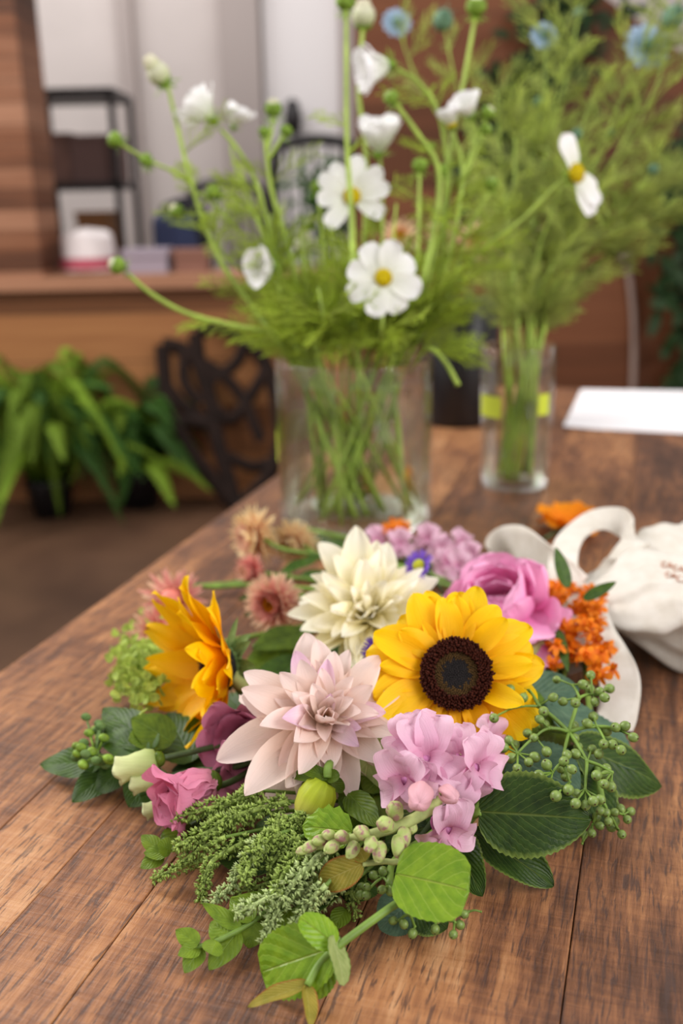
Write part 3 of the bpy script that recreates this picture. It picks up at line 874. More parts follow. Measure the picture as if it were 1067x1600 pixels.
cosmos_stem('cosmos stem rising to a flat yellow green bud at the top edge', 620, [(680, 450, 1.26), (697, 340, 1.26), (705, 230, 1.26), (722, 140, 1.26), (742, 30, 1.26)],
    [('bud', 744, 10, 1.26, UP, 0.0135, dict(openn=0.2))], rad=0.0034, feathers=6)
cosmos_stem('pair of half open white cosmos and green buds clustered on a forked stem', 630, [(690, 440, 1.22), (716, 330, 1.22), (722, 260, 1.22), (708, 205, 1.22)],
    [('flower', 706, 196, 1.22, V((-0.3, -0.2, 0.9)), 0.026, dict(el=60, n=9)), ('flower', 735, 180, 1.22, V((-0.45, -0.4, 0.7)), 0.030, dict(el=58, n=9, eye=False)),
     ('bud', 762, 176, 1.22, V((.6, -.3, .7)), 0.009, dict(openn=0.2)), ('bud', 760, 202, 1.22, V((.7, -.3, .5)), 0.008, dict(openn=0.1))],
    branches=[[(720, 280, 1.22), (738, 230, 1.22), (738, 190, 1.22)], [(718, 300, 1.22), (742, 240, 1.22), (758, 205, 1.22)], [(738, 232, 1.22), (752, 200, 1.22), (760, 182, 1.22)]], rad=0.0030, feathers=8)
cosmos_stem('white cosmos with missing petals leaning out over the narrow vase', 640, [(700, 450, 1.24), (760, 385, 1.24), (815, 343, 1.24), (868, 290, 1.24), (890, 276, 1.24)],
    [('flower', 899, 271, 1.23, V((0.62, -0.78, 0.15)), 0.050, dict(el=8, angs=[1.75, 2.1, 5.0, 5.35, 5.75], wide=0.6))], rad=0.0022, feathers=6)
for i, (lb, rx, ab, hd) in enumerate((
    ('budded cosmos stem in the vase centre with a flat green bud', 500, [(510, 440, 1.25), (500, 340, 1.25), (498, 302, 1.25)], [('bud', 497, 292, 1.25, UP, 0.010, dict(openn=0))]),
    ('short cosmos stem with a tiny flat bud before the red brown wall', 625, [(650, 420, 1.2), (655, 300, 1.2), (655, 268, 1.2)], [('bud', 656, 258, 1.2, UP, 0.010, dict(openn=0))]),
    ('slender cosmos stem forking into two tiny yellow buds', 640, [(700, 460, 1.22), (732, 360, 1.22), (764, 300, 1.22)], [('bud', 768, 287, 1.22, UP, 0.009, dict(openn=0.1)), ('bud', 690, 265, 1.22, UP, 0.008, dict(openn=0))]),
    ('thin cosmos stem with a small bud low in the foliage', 480, [(440, 470, 1.3), (350, 400, 1.3), (330, 340, 1.3), (282, 335, 1.3)], [('bud', 276, 330, 1.3, V((-.5, -.3, .7)), 0.010, dict(openn=0.3))]),
    ('thin cosmos stem carrying a soft green bud near the arching stem', 475, [(450, 470, 1.26), (420, 380, 1.26), (380, 315, 1.26), (342, 303, 1.26)], [('bud', 333, 300, 1.26, V((-.6, -.3, .6)), 0.010, dict(openn=0))]),
    )):
    cosmos_stem(lb, rx, ab, hd, feathers=10, rad=0.0024)
# leafy stems that carry only foliage
for i in range(12):
    r = random.Random(400 + i); rx = 450 + i * 18 + r.uniform(-6, 6); dx = (rx - 556) * r.uniform(0.3, 1.1)
    hgt = r.uniform(110, 250); dd = 1.24 + r.uniform(-.09, .12)
    cosmos_stem('leafy cosmos stem without a flower among the feathery foliage', rx, [(rx + dx * 0.4, 560 - hgt * 0.5, dd), (rx + dx * 0.8, 560 - hgt, dd)], [], feathers=17, fl=0.075, rad=0.0019, seed=900 + i, group='flowerless leafy cosmos stems in the wide vase')
# low sprig that droops over the rim
t = thing('cosmos_sprig', 'feathery sprig drooping over the rim in front of the black vase', 'sprig', pxd(668, 545, 1.2))
mb = MB(); mb.tube(smooth([pxd(640, 580, 1.24), pxd(668, 545, 1.2), pxd(695, 565, 1.18), pxd(716, 602, 1.17)], 6), [0.0025, 0.0032], 7); mb.build('stem', M['stem_cosmos'], t)
mb = MB(); r = random.Random(5)
for q in ((670, 540, 1, .3), (676, 545, 1, .1), (664, 540, .8, .8), (685, 552, 1, .4), (672, 545, 1.2, -.1), (660, 545, .5, 1), (690, 556, 1, 0)):
    feather(mb, pxd(q[0], q[1], 1.2), (q[2], 0, q[3]), 0.06, r, rad=0.0008)
tag(mb.build('foliage', M['fil'], t), None, None, None, 'stuff')

# ------------------------------------------------------------------ nigella in the narrow vase
def nigella(label, above, head, seed, nf=26, group=None):
    r = random.Random(seed)
    a = r.uniform(0, 6.28); base = V2 + V((math.cos(a) * 0.025, math.sin(a) * 0.025, 0.012))
    pts = [pxd(*p) for p in above]; top = pts[-1]
    dirx = top.x - V2.x
    rim = V2 + V((max(-0.035, min(0.035, dirx * 0.16)) + r.uniform(-.006, .006), r.uniform(-.03, .03), H2 + 0.004))
    path = smooth([base, base.lerp(rim, 0.5), rim] + pts, 7)
    t = thing('nigella', label, 'flower', base, group)
    mb = MB(); mb.tube(path, [0.0022, 0.0018, 0.0014], 6); mb.build('stem', M['stem_cosmos'], t)
    mb = MB()
    for i in range(nf):
        j = r.randrange(15, len(path)); p = path[min(j, len(path) - 1)]
        d = (path[min(j, len(path) - 1)] - path[j - 2]).normalized(); a = r.uniform(0, 6.28)
        feather(mb, p, d * 1.0 + V((math.cos(a), math.sin(a), r.uniform(-0.1, 0.4))), r.uniform(0.05, 0.10), r, rad=0.0010, n=8)
    tag(mb.build('foliage', M['fil2'], t), None, None, None, 'stuff')
    C = top
    if head:
        kind, R = head
        C, N, A, B = floral_frame(C, V((0.1, -0.92, 0.35)))
        if kind == 'pod':
            mb = MB(); mb.ball(C, R, 0, 12, N, 1.2)
            for i in range(5):
                an = i * 2 * PI / 5; rad = A * math.cos(an) + B * math.sin(an); mb.tube([C + N * R, C + N * R * 1.8 + rad * R * 0.8], [R * 0.12, R * 0.05], 4)
            mb.build('seed_pod', M['nig_pod'], t)
        else:
            h = node('flower_head', C, t)
            for i in range(12):
                an = i * 2 * PI / 12; rad = A * math.cos(an) + B * math.sin(an); mb = MB()
                petal(mb, frame(C + rad * R * 0.15 - N * 0.002 * (i % 2), rad + N * (0.1 + 0.15 * (i % 2)), N), R, R * 0.55, a=.6, c=.6, cup=.2, curl=-.3); mb.build('petal', M['nig_blue'], h)
            mb = MB(); mb.ball(C + N * R * 0.1, R * 0.28, 0, 10, N); mb.build('eye', M['nig_pod'], h)
    return t
S = 1.45
nigella('nigella stem with a large pale blue flower near the white top corner', [(850, 450, S), (930, 250, S), (985, 120, S), (1010, 72, S)], ('flower', 0.031), 1)
nigella('nigella stem with a dusty blue flower before the dark trailing plant', [(820, 440, S), (850, 250, S), (852, 120, S), (850, 55, S)], ('flower', 0.019), 2)
nigella('nigella stem with a blue grey flower beside the plump cosmos bud', [(780, 440, 1.6), (720, 250, 1.6), (650, 120, 1.6), (620, 35, 1.6)], ('flower', 0.022), 3, nf=7)
nigella('nigella stem with a green pod before the top of the red wall', [(785, 450, 1.55), (750, 280, 1.55), (712, 130, 1.55), (692, 32, 1.55)], ('pod', 0.016), 4, nf=8)
nigella('nigella stem with a green pod in the top corner', [(860, 450, S), (960, 270, S), (1030, 120, S), (1052, 28, S)], ('pod', 0.017), 5)
for i, (x, y, dd) in enumerate(((905, 20, 1.5), (775, 140, 1.5), (805, 215, 1.42), (840, 160, 1.5), (880, 100, 1.46), (925, 150, 1.42), (955, 210, 1.52), (1000, 170, 1.44), (1040, 215, 1.5), (1020, 265, 1.42), (985, 330, 1.45), (1055, 310, 1.5), (900, 210, 1.4), (760, 250, 1.48), (940, 290, 1.38), (860, 260, 1.55), (1010, 345, 1.5), (790, 300, 1.4))):
    mx = 803 + (x - 803) * 0.35; my = 540 + (y - 540) * 0.4
    nigella('flowerless nigella stem fanning out of the narrow vase', [(mx, my, dd), (803 + (x - 803) * 0.75, 540 + (y - 540) * 0.75, dd), (x, y, dd)], ('pod', 0.008) if i % 3 == 0 else None, 20 + i, group='flowerless nigella stems in the narrow vase', nf=19)
# ------------------------------------------------------------------ bouquet materials
M['sun_petal'] = m_petal('sunflower_ray', lin(255, 184, 0), lin(255, 212, 10), lin(255, 200, 2), streak=0.22, trans=0.3, var=0.10, rough=0.5)
M['sun_petal2'] = m_petal('sunflower_ray_deep', lin(252, 174, 0), lin(255, 206, 8), lin(255, 192, 0), streak=0.25, trans=0.3, var=0.12, rough=0.5)
M['disk_in'] = m_plain('disk_centre', lin(38, 32, 32), 0.75, 0.3, 1400, 0.6, bump=0.8)
M['disk_ring'] = m_plain('disk_ring', lin(70, 26, 12), 0.8, 0.2, 900, 0.5)
M['disk_gold'] = m_plain('disk_gold', lin(78, 56, 26), 0.8, 0.2, 900, 0.4)
M['sepal'] = m_leaf('sepal_green', lin(122, 148, 88), lin(88, 118, 62), n=3, rough=0.7, vamt=0.3, trans=0.15)
M['cream'] = m_petal('cream_petal', lin(232, 220, 100), lin(252, 246, 228), lin(248, 238, 186), streak=0.10, trans=0.3, var=0.05, midpos=0.3)
M['blush'] = m_petal('blush_petal', lin(240, 204, 140), lin(242, 220, 214), lin(240, 214, 196), streak=0.12, trans=0.3, var=0.07, midpos=0.3)
M['blush2'] = m_petal('blush_petal_streaked', lin(240, 212, 190), lin(232, 196, 218), lin(244, 222, 226), streak=0.3, trans=0.3, midpos=0.5)
M['peony'] = m_petal('peony_petal', lin(228, 112, 172), lin(250, 184, 222), lin(244, 150, 204), streak=0.16, trans=0.3, var=0.12)
M['peony_in'] = m_petal('peony_inner', lin(216, 90, 156), lin(250, 184, 212), lin(240, 140, 190), streak=0.2, trans=0.3)
M['snap'] = m_petal('snapdragon_petal', lin(218, 150, 182), lin(236, 196, 216), lin(228, 178, 204), streak=0.12, trans=0.3, var=0.08)
M['snap_deep'] = m_petal('snapdragon_deep', lin(188, 60, 140), lin(214, 140, 190), streak=0.2, trans=0.3)
M['snap_bud'] = m_plain('snapdragon_bud', lin(176, 186, 120), 0.6, 0.3)
def _sb():
    t = NT('snapdragon_bud_mottled'); f = t.noise(t.objc(), 170, 3, .6)
    c = t.ramp(f, [(0.40, lin(176, 196, 112)), (0.52, lin(190, 196, 130)), (0.62, lin(176, 128, 130))])
    return t.bsdf(c, .6, .3, None, .15)
M['snap_bud'] = _sb()
M['snap_pink'] = m_petal('snapdragon_pink_bud', lin(206, 160, 150), lin(232, 178, 190), lin(226, 168, 176), streak=0.3, trans=0.2)
M['lisi'] = m_petal('lisianthus_pink', lin(214, 140, 160), lin(226, 138, 170), lin(220, 140, 168), streak=0.18, trans=0.25)
M['lisi_mauve'] = m_petal('lisianthus_mauve', lin(190, 110, 136), lin(208, 132, 160), streak=0.18, trans=0.25)
M['lisi_bud'] = m_petal('lisianthus_bud', lin(140, 164, 80), lin(226, 228, 180), lin(208, 216, 150), streak=0.2, trans=0.25)
M['straw'] = m_petal('strawflower_bract', lin(222, 140, 122), lin(242, 208, 176), lin(234, 168, 156), streak=0.3, trans=0.3)
M['straw2'] = m_petal('strawflower_cream', lin(234, 164, 130), lin(250, 228, 180), lin(246, 214, 172), streak=0.3, trans=0.3)
M['straw_pink'] = m_petal('strawflower_pink', lin(206, 112, 108), lin(238, 176, 160), lin(228, 142, 136), streak=0.3, trans=0.3)
M['straw_eye'] = m_plain('strawflower_eye', lin(226, 130, 20), 0.8, 0.2, 900, 0.5, bump=0.6)
M['straw_cone'] = m_plain('strawflower_cone', lin(222, 128, 114), 0.6, 0.3)
M['milk'] = m_petal('milkweed_orange', lin(228, 104, 8), lin(244, 142, 24), streak=0.2, trans=0.25, var=0.25)
M['orange'] = m_petal('orange_petal', lin(246, 130, 0), lin(255, 160, 20), streak=0.2, trans=0.3)
M['aster'] = m_petal('aster_purple', lin(110, 70, 190), lin(140, 100, 220), streak=0.2, trans=0.3)
M['aster_eye'] = m_plain('aster_eye', lin(176, 176, 50), 0.8, 0.2, 900, 0.4)
M['leaf_dark'] = m_leaf('viburnum_leaf', lin(56, 82, 22), lin(34, 56, 16), lin(116, 132, 66), n=9, k=1.1, rough=0.42, trans=0.12, vw=0.07, vamt=0.7, bump=0.6, spec=0.22, edge=lin(120, 140, 60))
M['leaf_blue'] = m_leaf('viburnum_underleaf', lin(96, 124, 98), lin(70, 98, 80), lin(140, 160, 130), n=8, k=1.0, rough=0.5, trans=0.15, vamt=0.4)
M['leaf_bright'] = m_leaf('fresh_leaf', lin(138, 170, 40), lin(108, 146, 28), lin(176, 196, 90), n=5, k=1.0, rough=0.32, trans=0.22, vw=0.06, vamt=0.75, bump=0.8, spec=0.3)
M['leaf_mid'] = m_leaf('mid_green_leaf', lin(100, 122, 30), lin(70, 92, 22), lin(140, 170, 90), n=7, rough=0.38, trans=0.2, vamt=0.4)
M['leaf_lance'] = m_leaf('lance_leaf', lin(70, 98, 28), lin(44, 68, 20), lin(110, 146, 80), n=9, rough=0.4, trans=0.18, vamt=0.4)
M['leaf_sprig'] = m_leaf('sprig_leaf', lin(130, 154, 44), lin(96, 122, 30), lin(150, 186, 90), n=6, rough=0.45, trans=0.22, vamt=0.35)
M['leaf_pale'] = m_leaf('celadon_leaf', lin(176, 190, 120), lin(148, 166, 96), lin(206, 214, 150), n=6, rough=0.5, trans=0.22, vw=0.06, edge=lin(90, 130, 40))
M['leaf_red'] = m_leaf('reddish_leaf', lin(168, 150, 62), lin(134, 128, 44), lin(210, 196, 120), n=9, k=0.8, rough=0.5, trans=0.2, vw=0.14, edge=lin(170, 84, 50))
M['amar'] = m_plain('amaranth_green', lin(160, 182, 90), 0.6, 0.3, 400, 0.4, trans=0.15)
M['amar2'] = m_plain('amaranth_silver', lin(190, 208, 138), 0.55, 0.35, 400, 0.35, trans=0.15)
M['berry'] = m_plain('berry_green', lin(118, 140, 68), 0.40, 0.45, 300, 0.25)
M['berry_tip'] = m_plain('berry_tip', lin(70, 48, 34), 0.8, 0.2)
M['celosia'] = m_plain('lime_floret', lin(176, 196, 90), 0.6, 0.3, 200, 0.2, trans=0.3)
M['cloth'] = None

BIND = pxh(905, 968, 0.035)
def stem_run(head, N, drop=0.02, low=0.018, rad=0.0026):
    """from behind a flower head down into the bouquet and on to the binding"""
    head = V(head); a = head - V(N).normalized() * drop
    m = a.lerp(BIND, 0.45); m.z = TZ + low
    return smooth([head, a, m, BIND + V((rnd.uniform(-.012, .012), rnd.uniform(-.012, .012), rnd.uniform(-.01, .012)))], 6)

# ------------------------------------------------------------------ sunflowers
def sunflower(C, N, rd, L, label, layers, stem, seed, mat, sepals=10, pc=0.5):
    r = random.Random(seed); C, N, A, B = floral_frame(C, N)
    t = thing('sunflower', label, 'flower', C)
    for (n, el, l, w, off, curl) in layers:
        for i in range(n):
            an = 2 * PI * (i + off) / n + r.uniform(-0.1, 0.1)
            rad = A * math.cos(an) + B * math.sin(an); e = math.radians(el + r.uniform(-9, 9))
            d = rad * math.cos(e) + N * math.sin(e) + (A * -math.sin(an) + B * math.cos(an)) * r.uniform(-.16, .16); nn = N * math.cos(e) - rad * math.sin(e)
            ll = L * l * r.uniform(0.86, 1.1); mb = MB()
            petal(mb, frame(C + rad * rd * 0.86 - N * 0.003, d, nn + B * r.uniform(-.15, .15)), ll, w * r.uniform(0.85, 1.15), a=0.42, c=pc, cup=r.uniform(-0.1, 0.35), curl=curl + r.uniform(-0.3, 0.3), curl2=r.uniform(-.4, .2), ruf=r.uniform(0.015, 0.05), rf=1.3, nu=10, nv=14, ph=r.uniform(0, 6), base=0.06, side=r.uniform(-.1, .1))
            mb.build('ray_petal', mat, t)
    mb = MB()
    mb.lathe([(0.0001, 0.004), (rd * 0.3, 0.0045), (rd * 0.62, 0.004), (rd * 0.8, 0.003), (rd * 0.95, 0.000), (rd * 1.0, -0.004), (rd * 0.6, -0.012), (0.0001, -0.014)], C, 36, 0, N)
    n = 900
    for i in range(n):
        k = i + 0.5; q = math.sqrt(k / n); ph = k * 2.39996; rr = rd * 1.02 * q
        rad = A * math.cos(ph) + B * math.sin(ph)
        if q < 0.45: h, w, m_ = 0.0012, 0.0009, 0
        elif q < 0.62: h, w, m_ = 0.0018, 0.0009, 2
        else: h, w, m_ = 0.0048 + r.uniform(-.001, .0015), 0.0010, 1
        if 0.36 < q < 0.5 and r.random() < 0.5: m_ = 2
        p = C + rad * rr + N * (0.004 - 0.004 * max(0, q - 0.6))
        d = (N + rad * (0.05 + 0.7 * max(0, q - 0.6)) + V((r.uniform(-.15, .15), r.uniform(-.15, .15), r.uniform(-.15, .15)))).normalized()
        mb.tube([p, p + d * h * 0.7, p + d * h], [w, w * 1.05, w * 0.4], 4, m_)
    mb.build('disk', [M['disk_in'], M['disk_ring'], M['disk_gold']], t)
    for i in range(sepals):
        an = 2 * PI * i / sepals + r.uniform(-.15, .15); rad = A * math.cos(an) + B * math.sin(an); mb = MB()
        petal(mb, frame(C - N * 0.011 + rad * rd * 0.5, rad + N * r.uniform(-0.45, 0.0), N), rd * r.uniform(1.1, 1.5), rd * 0.62, a=.35, c=.8, curl=r.uniform(-.9, .6), cup=.3, tw=r.uniform(-.6, .6), nu=6, nv=10)
        mb.build('sepal', M['sepal'], t)
    mb = MB(); mb.ball(C - N * 0.012, rd * 0.75, 0, 16, N, 0.5); mb.build('receptacle', M['sepal'], t)
    mb = MB(); mb.tube(stem, 0.0055, 12); mb.build('stem', M['stem_grey'], t)
    return t
SC = pxh(712, 1054, 0.098)
SN = V((-0.03, -0.80, 0.52))
sunflower(SC, SN, 0.0228, 0.0400, 'open yellow sunflower facing front with a dark brown centre',
          [(17, 2, 1.06, 0.025, 0.0, -0.2), (15, 12, 1.0, 0.023, 0.5, -0.25), (9, 28, 0.80, 0.016, 0.3, -0.3)], stem_run(SC, SN, 0.03, 0.05), 11, M['sun_petal'])
S2 = pxh(340, 1044, 0.062)
N2 = V((-0.86, -0.46, 0.10))
sunflower(S2, N2, 0.020, 0.060, 'sunflower in side view with green sepals, beside the blush dahlia',
          [(13, 22, 1.0, 0.026, 0.0, 0.5), (12, 42, 1.0, 0.026, 0.5, 0.1), (8, 58, 0.85, 0.024, 0.3, -0.5)],
          smooth([S2 - N2.normalized() * 0.012, pxh(378, 1070, 0.055), pxh(430, 1068, 0.05), pxh(600, 1040, 0.04), BIND], 6), 23, M['sun_petal2'], sepals=13, pc=0.78)

# ------------------------------------------------------------------ dahlias
def dahlia(C, N, L, label, n, mat, seed, mat2=None, w=0.36, el0=78, el1=2, pow_=1.0, skew=None, name='dahlia', cup=0.35, droop=-0.25, inner=0.3, sk=0.0, jit=9):
    r = random.Random(seed); C, N, A, B = floral_frame(C, N)
    t = thing(name, label, 'flower', C)
    for i in range(n):
        q = (i + 0.5) / n; an = i * 2.39996 + r.uniform(-.15, .15)
        rad = A * math.cos(an) + B * math.sin(an)
        e = math.radians(el0 + (el1 - el0) * q ** 0.75 + r.uniform(-jit, jit))
        l = L * (inner + (1 - inner) * q ** 0.8) * r.uniform(0.85, 1.12)
        if skew is not None: l *= 1 + sk * max(-1, rad.dot(V(skew).normalized()))
        d = rad * math.cos(e) + N * math.sin(e) + (A * -math.sin(an) + B * math.cos(an)) * r.uniform(-.2, .2)
        nn = N * math.cos(e) - rad * math.sin(e)
        P = C + rad * (0.001 + 0.006 * q) - N * 0.010 * q
        mb = MB()
        petal(mb, frame(P, d, nn), l, l * w * r.uniform(0.85, 1.15) + 0.002, a=0.75, c=0.74, cup=cup + r.uniform(-.15, .45), curl=r.uniform(-.2, .6) * (1 - q), curl2=droop * q + r.uniform(-.5, .35), ruf=r.uniform(0, 0.04), rf=1.0, nu=8, nv=14, ph=r.uniform(0, 6), base=0.03, tw=r.uniform(-.6, .6), side=r.uniform(-.16, .16))
        mb.build('petal', mat2 if (mat2 and r.random() < 0.12) else mat, t)
    mb = MB(); mb.ball(C - N * 0.012, 0.009, 0, 12, N, 0.8)
    mb.build('calyx', M['leaf_mid'], t)
    mb = MB(); mb.tube(stem_run(C, N, 0.025), 0.0035, 8); mb.build('stem', M['stem'], t)
    return t
CC = pxh(574, 958, 0.072)
dahlia(CC, V((-0.02, -0.52, 0.85)), 0.071, 'cream dahlia with pointed petals behind the blush dahlia', 72, M['cream'], 31, w=0.33, jit=13, skew=V((0, 0.3, 1)), sk=0.1)
BC = pxh(508, 1122, 0.080)
dahlia(BC, V((0.05, -0.66, 0.75)), 0.060, 'blush dahlia with drooping petals, some streaked with violet', 66, M['blush'], 47, M['blush2'], w=0.36, jit=17, skew=V((-.5, -.2, -.8)), sk=0.14, cup=0.35, droop=-0.5, el1=-4)
# dahlia bud
def dahlia_bud():
    C = pxh(494, 1248, 0.062); T = pxh(478, 1276, 0.052); d = (T - C).normalized()
    N = V((0.1, -0.7, 0.7)); K = pxh(512, 1216, 0.062)
    t = thing('dahlia_bud', 'plump striped yellow green dahlia bud below the blush dahlia', 'bud', C)
    A, B = perp(d); mb = MB(); L = 0.034
    prof = [(0.0001, 0), (0.007, 0.001), (0.0105, 0.006), (0.0118, 0.013), (0.0102, 0.021), (0.006, 0.028), (0.0028, 0.0325), (0.0012, 0.035)]
    o = K + d * 0.002
    def fn(u, v):
        i = min(int(round(v * 7)), 7); r_, h = prof[i]; a = 2 * PI * u
        r_ *= 1 + 0.05 * abs(math.sin(a * 6))
        return o + d * h + (A * math.cos(a) + B * math.sin(a)) * r_
    mb.grid(fn, 48, 7, closed_u=True); mb.build('bud', m_petal('striped_bud', lin(150, 170, 30), lin(222, 196, 120), lin(176, 186, 50), streak=0.7, trans=0.2), t)
    for i, (x, y, h) in enumerate(((452, 1205, .064), (455, 1222, .056), (528, 1210, .066), (470, 1195, .07), (540, 1235, .055))):
        petal_mb = MB(); tip = pxh(x, y, h); L_ = (tip - K).length
        petal(petal_mb, frame(K, tip - K, V((0, -.6, .8))), L_ * 1.02, 0.009, a=.4, c=.5, curl=-.5, cup=.4, nu=6, nv=8); petal_mb.build('sepal', M['leaf_mid'], t)
    mb = MB(); mb.tube(smooth([K, pxh(515, 1195, 0.066), pxh(540, 1180, 0.045), pxh(640, 1120, 0.03), BIND], 6), 0.003, 8); mb.build('stem', M['stem'], t)
dahlia_bud()

# ------------------------------------------------------------------ peony
def peony():
    C = pxh(785, 955, 0.058); N = V((-0.30, -0.45, 0.80)).normalized(); A, B = perp(N); r = random.Random(5)
    t = thing('peony', 'bright pink cupped peony behind the front facing sunflower', 'flower', C)
    for n, L, W, el, cu, rr, mt in ((9, 0.030, 0.022, 82, 0.5, 0.006, 'peony_in'), (6, 0.046, 0.042, 68, 0.6, 0.013, 'peony'), (7, 0.056, 0.052, 50, 0.75, 0.015, 'peony'), (5, 0.050, 0.052, 18, 0.5, 0.016, 'peony')):
        a0 = r.uniform(0, 6)
        for i in range(n):
            an = a0 + 2 * PI * i / n + r.uniform(-.15, .15); rad = A * math.cos(an) + B * math.sin(an); e = math.radians(el + r.uniform(-8, 8))
            mb = MB()
            petal(mb, frame(C + rad * rr - N * 0.012, rad * math.cos(e) + N * math.sin(e), N * math.cos(e) - rad * math.sin(e)), L * r.uniform(.9, 1.1), W * r.uniform(.9, 1.1), a=0.5, c=0.30, cup=0.45, curl=cu * 0.8, curl2=cu * r.uniform(-.3, 1.0), ruf=0.03, rf=1.4, teeth=0.06, nu=12, nv=14, ph=r.uniform(0, 6), base=0.05)
            mb.build('petal', M[mt], t)
    # the two fallen-open petals on the berry side
    for (bx_, by, bh, x, y, h, W) in ((815, 960, .058, 888, 975, .062, .036), (805, 985, .05, 852, 1042, .045, .04), (800, 960, .062, 838, 1000, .062, .044)):
        mb = MB(); b = pxh(bx_, by, bh); tp_ = pxh(x, y, h)
        petal(mb, frame(b, tp_ - b, V((0.1, -.7, .7))), (tp_ - b).length, W, a=.6, c=.28, cup=-.2, ruf=.03, nu=10, nv=12, base=.05); mb.build('petal', M['peony'], t)
    mb = MB(); mb.ball(C - N * 0.018, 0.014, 0, 12, N, 0.6); mb.build('calyx', M['leaf_mid'], t)
    mb = MB(); mb.tube(stem_run(C, N, 0.03), 0.0035, 8); mb.build('stem', M['stem'], t)
peony()

# ------------------------------------------------------------------ strawflowers
def strawflower(C, N, R, label, mats, seed, stem, closed=False, layers=None, group=None, eye=0.26):
    r = random.Random(seed); C, N, A, B = floral_frame(C, N)
    t = thing('strawflower', label, 'flower', C, group)
    mb = MB()
    L_ = layers or ((26, -35, 0.9), (28, -8, 1.0), (28, 18, 0.95), (24, 40, 0.8), (18, 60, 0.6), (14, 76, 0.42))
    for j, (n, el, l) in enumerate(L_):
        for i in range(n):
            an = 2 * PI * (i + 0.5 * j) / n + r.uniform(-.08, .08); rad = A * math.cos(an) + B * math.sin(an); e = math.radians(el + r.uniform(-7, 7))
            petal(mb, frame(C + rad * R * (0.22 if el < 30 else 0.27) - N * R * (0.22 - 0.05 * j), rad * math.cos(e) + N * math.sin(e), N * math.cos(e) - rad * math.sin(e)), R * l * 0.85 * r.uniform(.9, 1.1), R * 0.2, a=.5, c=.7, cup=.4, curl=r.uniform(.0, .5), nu=2, nv=5, mat=0 if j < len(L_) - 2 else 1)
    mb.build('bracts', [mats[0], mats[1]], t)
    mb = MB()
    if closed: mb.ball(C + N * R * 0.15, R * 0.34, 0, 14, N, 1.3)
    else:
        mb.lathe([(R * eye, -R * .1), (R * eye, R * 0.12), (R * eye * 0.8, R * 0.16), (R * eye * 0.5, R * 0.08), (0.0001, R * 0.05)], C, 20, 0, N)
        for i in range(50):
            k = i + .5; rr = R * eye * math.sqrt(k / 50); ph = k * 2.4; p = C + A * rr * math.cos(ph) + B * rr * math.sin(ph) + N * R * 0.08
            mb.tube([p, p + N * R * 0.1], [R * 0.03, R * 0.015], 4)
    mb.build('eye', M['straw_cone'] if closed else M['straw_eye'], t)
    mb = MB(); mb.tube(stem, 0.0024, 7); mb.build('stem', M['stem'], t)
    return t
def sf(px, py, h, N, R, label, mats, seed, via=(), **kw):
    C = pxh(px, py, h); st = smooth([C - V(N).normalized() * R * 0.25] + [pxh(*v) for v in via] + [BIND], 6)
    strawflower(C, N, R, label, mats, seed, st, **kw)
sf(392, 838, 0.045, V((-.85, -.40, -.02)), 0.036, 'peach strawflower with orange eye, topmost of the pile beside the wide vase', (M['straw2'], M['straw']), 61, [(450, 860, .04), (600, 880, .03)])
sf(458, 850, 0.036, V((-.62, -.66, -.18)), 0.029, 'cream strawflower turned down, touching the base of the wide vase', (M['straw2'], M['straw2']), 62, [(520, 880, .03), (600, 890, .03)])
sf(388, 893, 0.024, V((-.85, -.5, .05)), 0.021, 'small pink strawflower under the peach topmost one', (M['straw_pink'], M['straw']), 63, [(440, 900, .02), (600, 920, .02)])
sf(424, 944, 0.044, V((-.45, -.80, .12)), 0.030, 'rosy strawflower between the side view sunflower and cream dahlia', (M['straw'], M['straw_pink']), 64, [(450, 930, .03), (600, 940, .03)])
sf(270, 936, 0.045, V((-.2, -.85, .35)), 0.030, 'pink strawflower with closed round centre above the side view sunflower', (M['straw_pink'], M['straw']), 65, [(300, 917, .045), (340, 917, .045), (400, 915, .04), (600, 930, .03)], closed=True, layers=((12, -20, .95), (12, 5, 1.1), (12, 30, .9), (9, 60, .55)))
sf(238, 985, 0.028, V((-.6, -.5, .3)), 0.026, 'faded pink strawflower beside the lime green floret head', (M['straw_pink'], M['straw']), 66, [(300, 1010, .02), (600, 960, .02)], layers=((16, -20, .95), (16, 5, 1.0), (14, 30, .9), (10, 55, .6)))
# pink blooms standing in the black vase
for i, (x, y, R) in enumerate(((745, 372, .042), (795, 378, .046), (828, 372, .034), (690, 366, .036), (625, 366, .038), (770, 350, .03))):
    C = pxd(x, y, 1.88 + 0.02 * (i % 3)); b = PC + V((0.03 * math.cos(i), 0.03 * math.sin(i), 0.03)); rim = PC + V((0.05 * math.cos(i + 1), 0.05 * math.sin(i + 1), 0.225))
    strawflower(C, V((0.1 * math.cos(i * 2), -.8, .5)), R, 'blurred salmon pink strawflower standing in the black vase', (M['straw'], M['straw2']), 70 + i, smooth([C, rim.lerp(C, .5), rim, b], 6), group='salmon strawflowers in the black vase', layers=((12, -20, .95), (12, 10, 1.0), (10, 40, .7)))

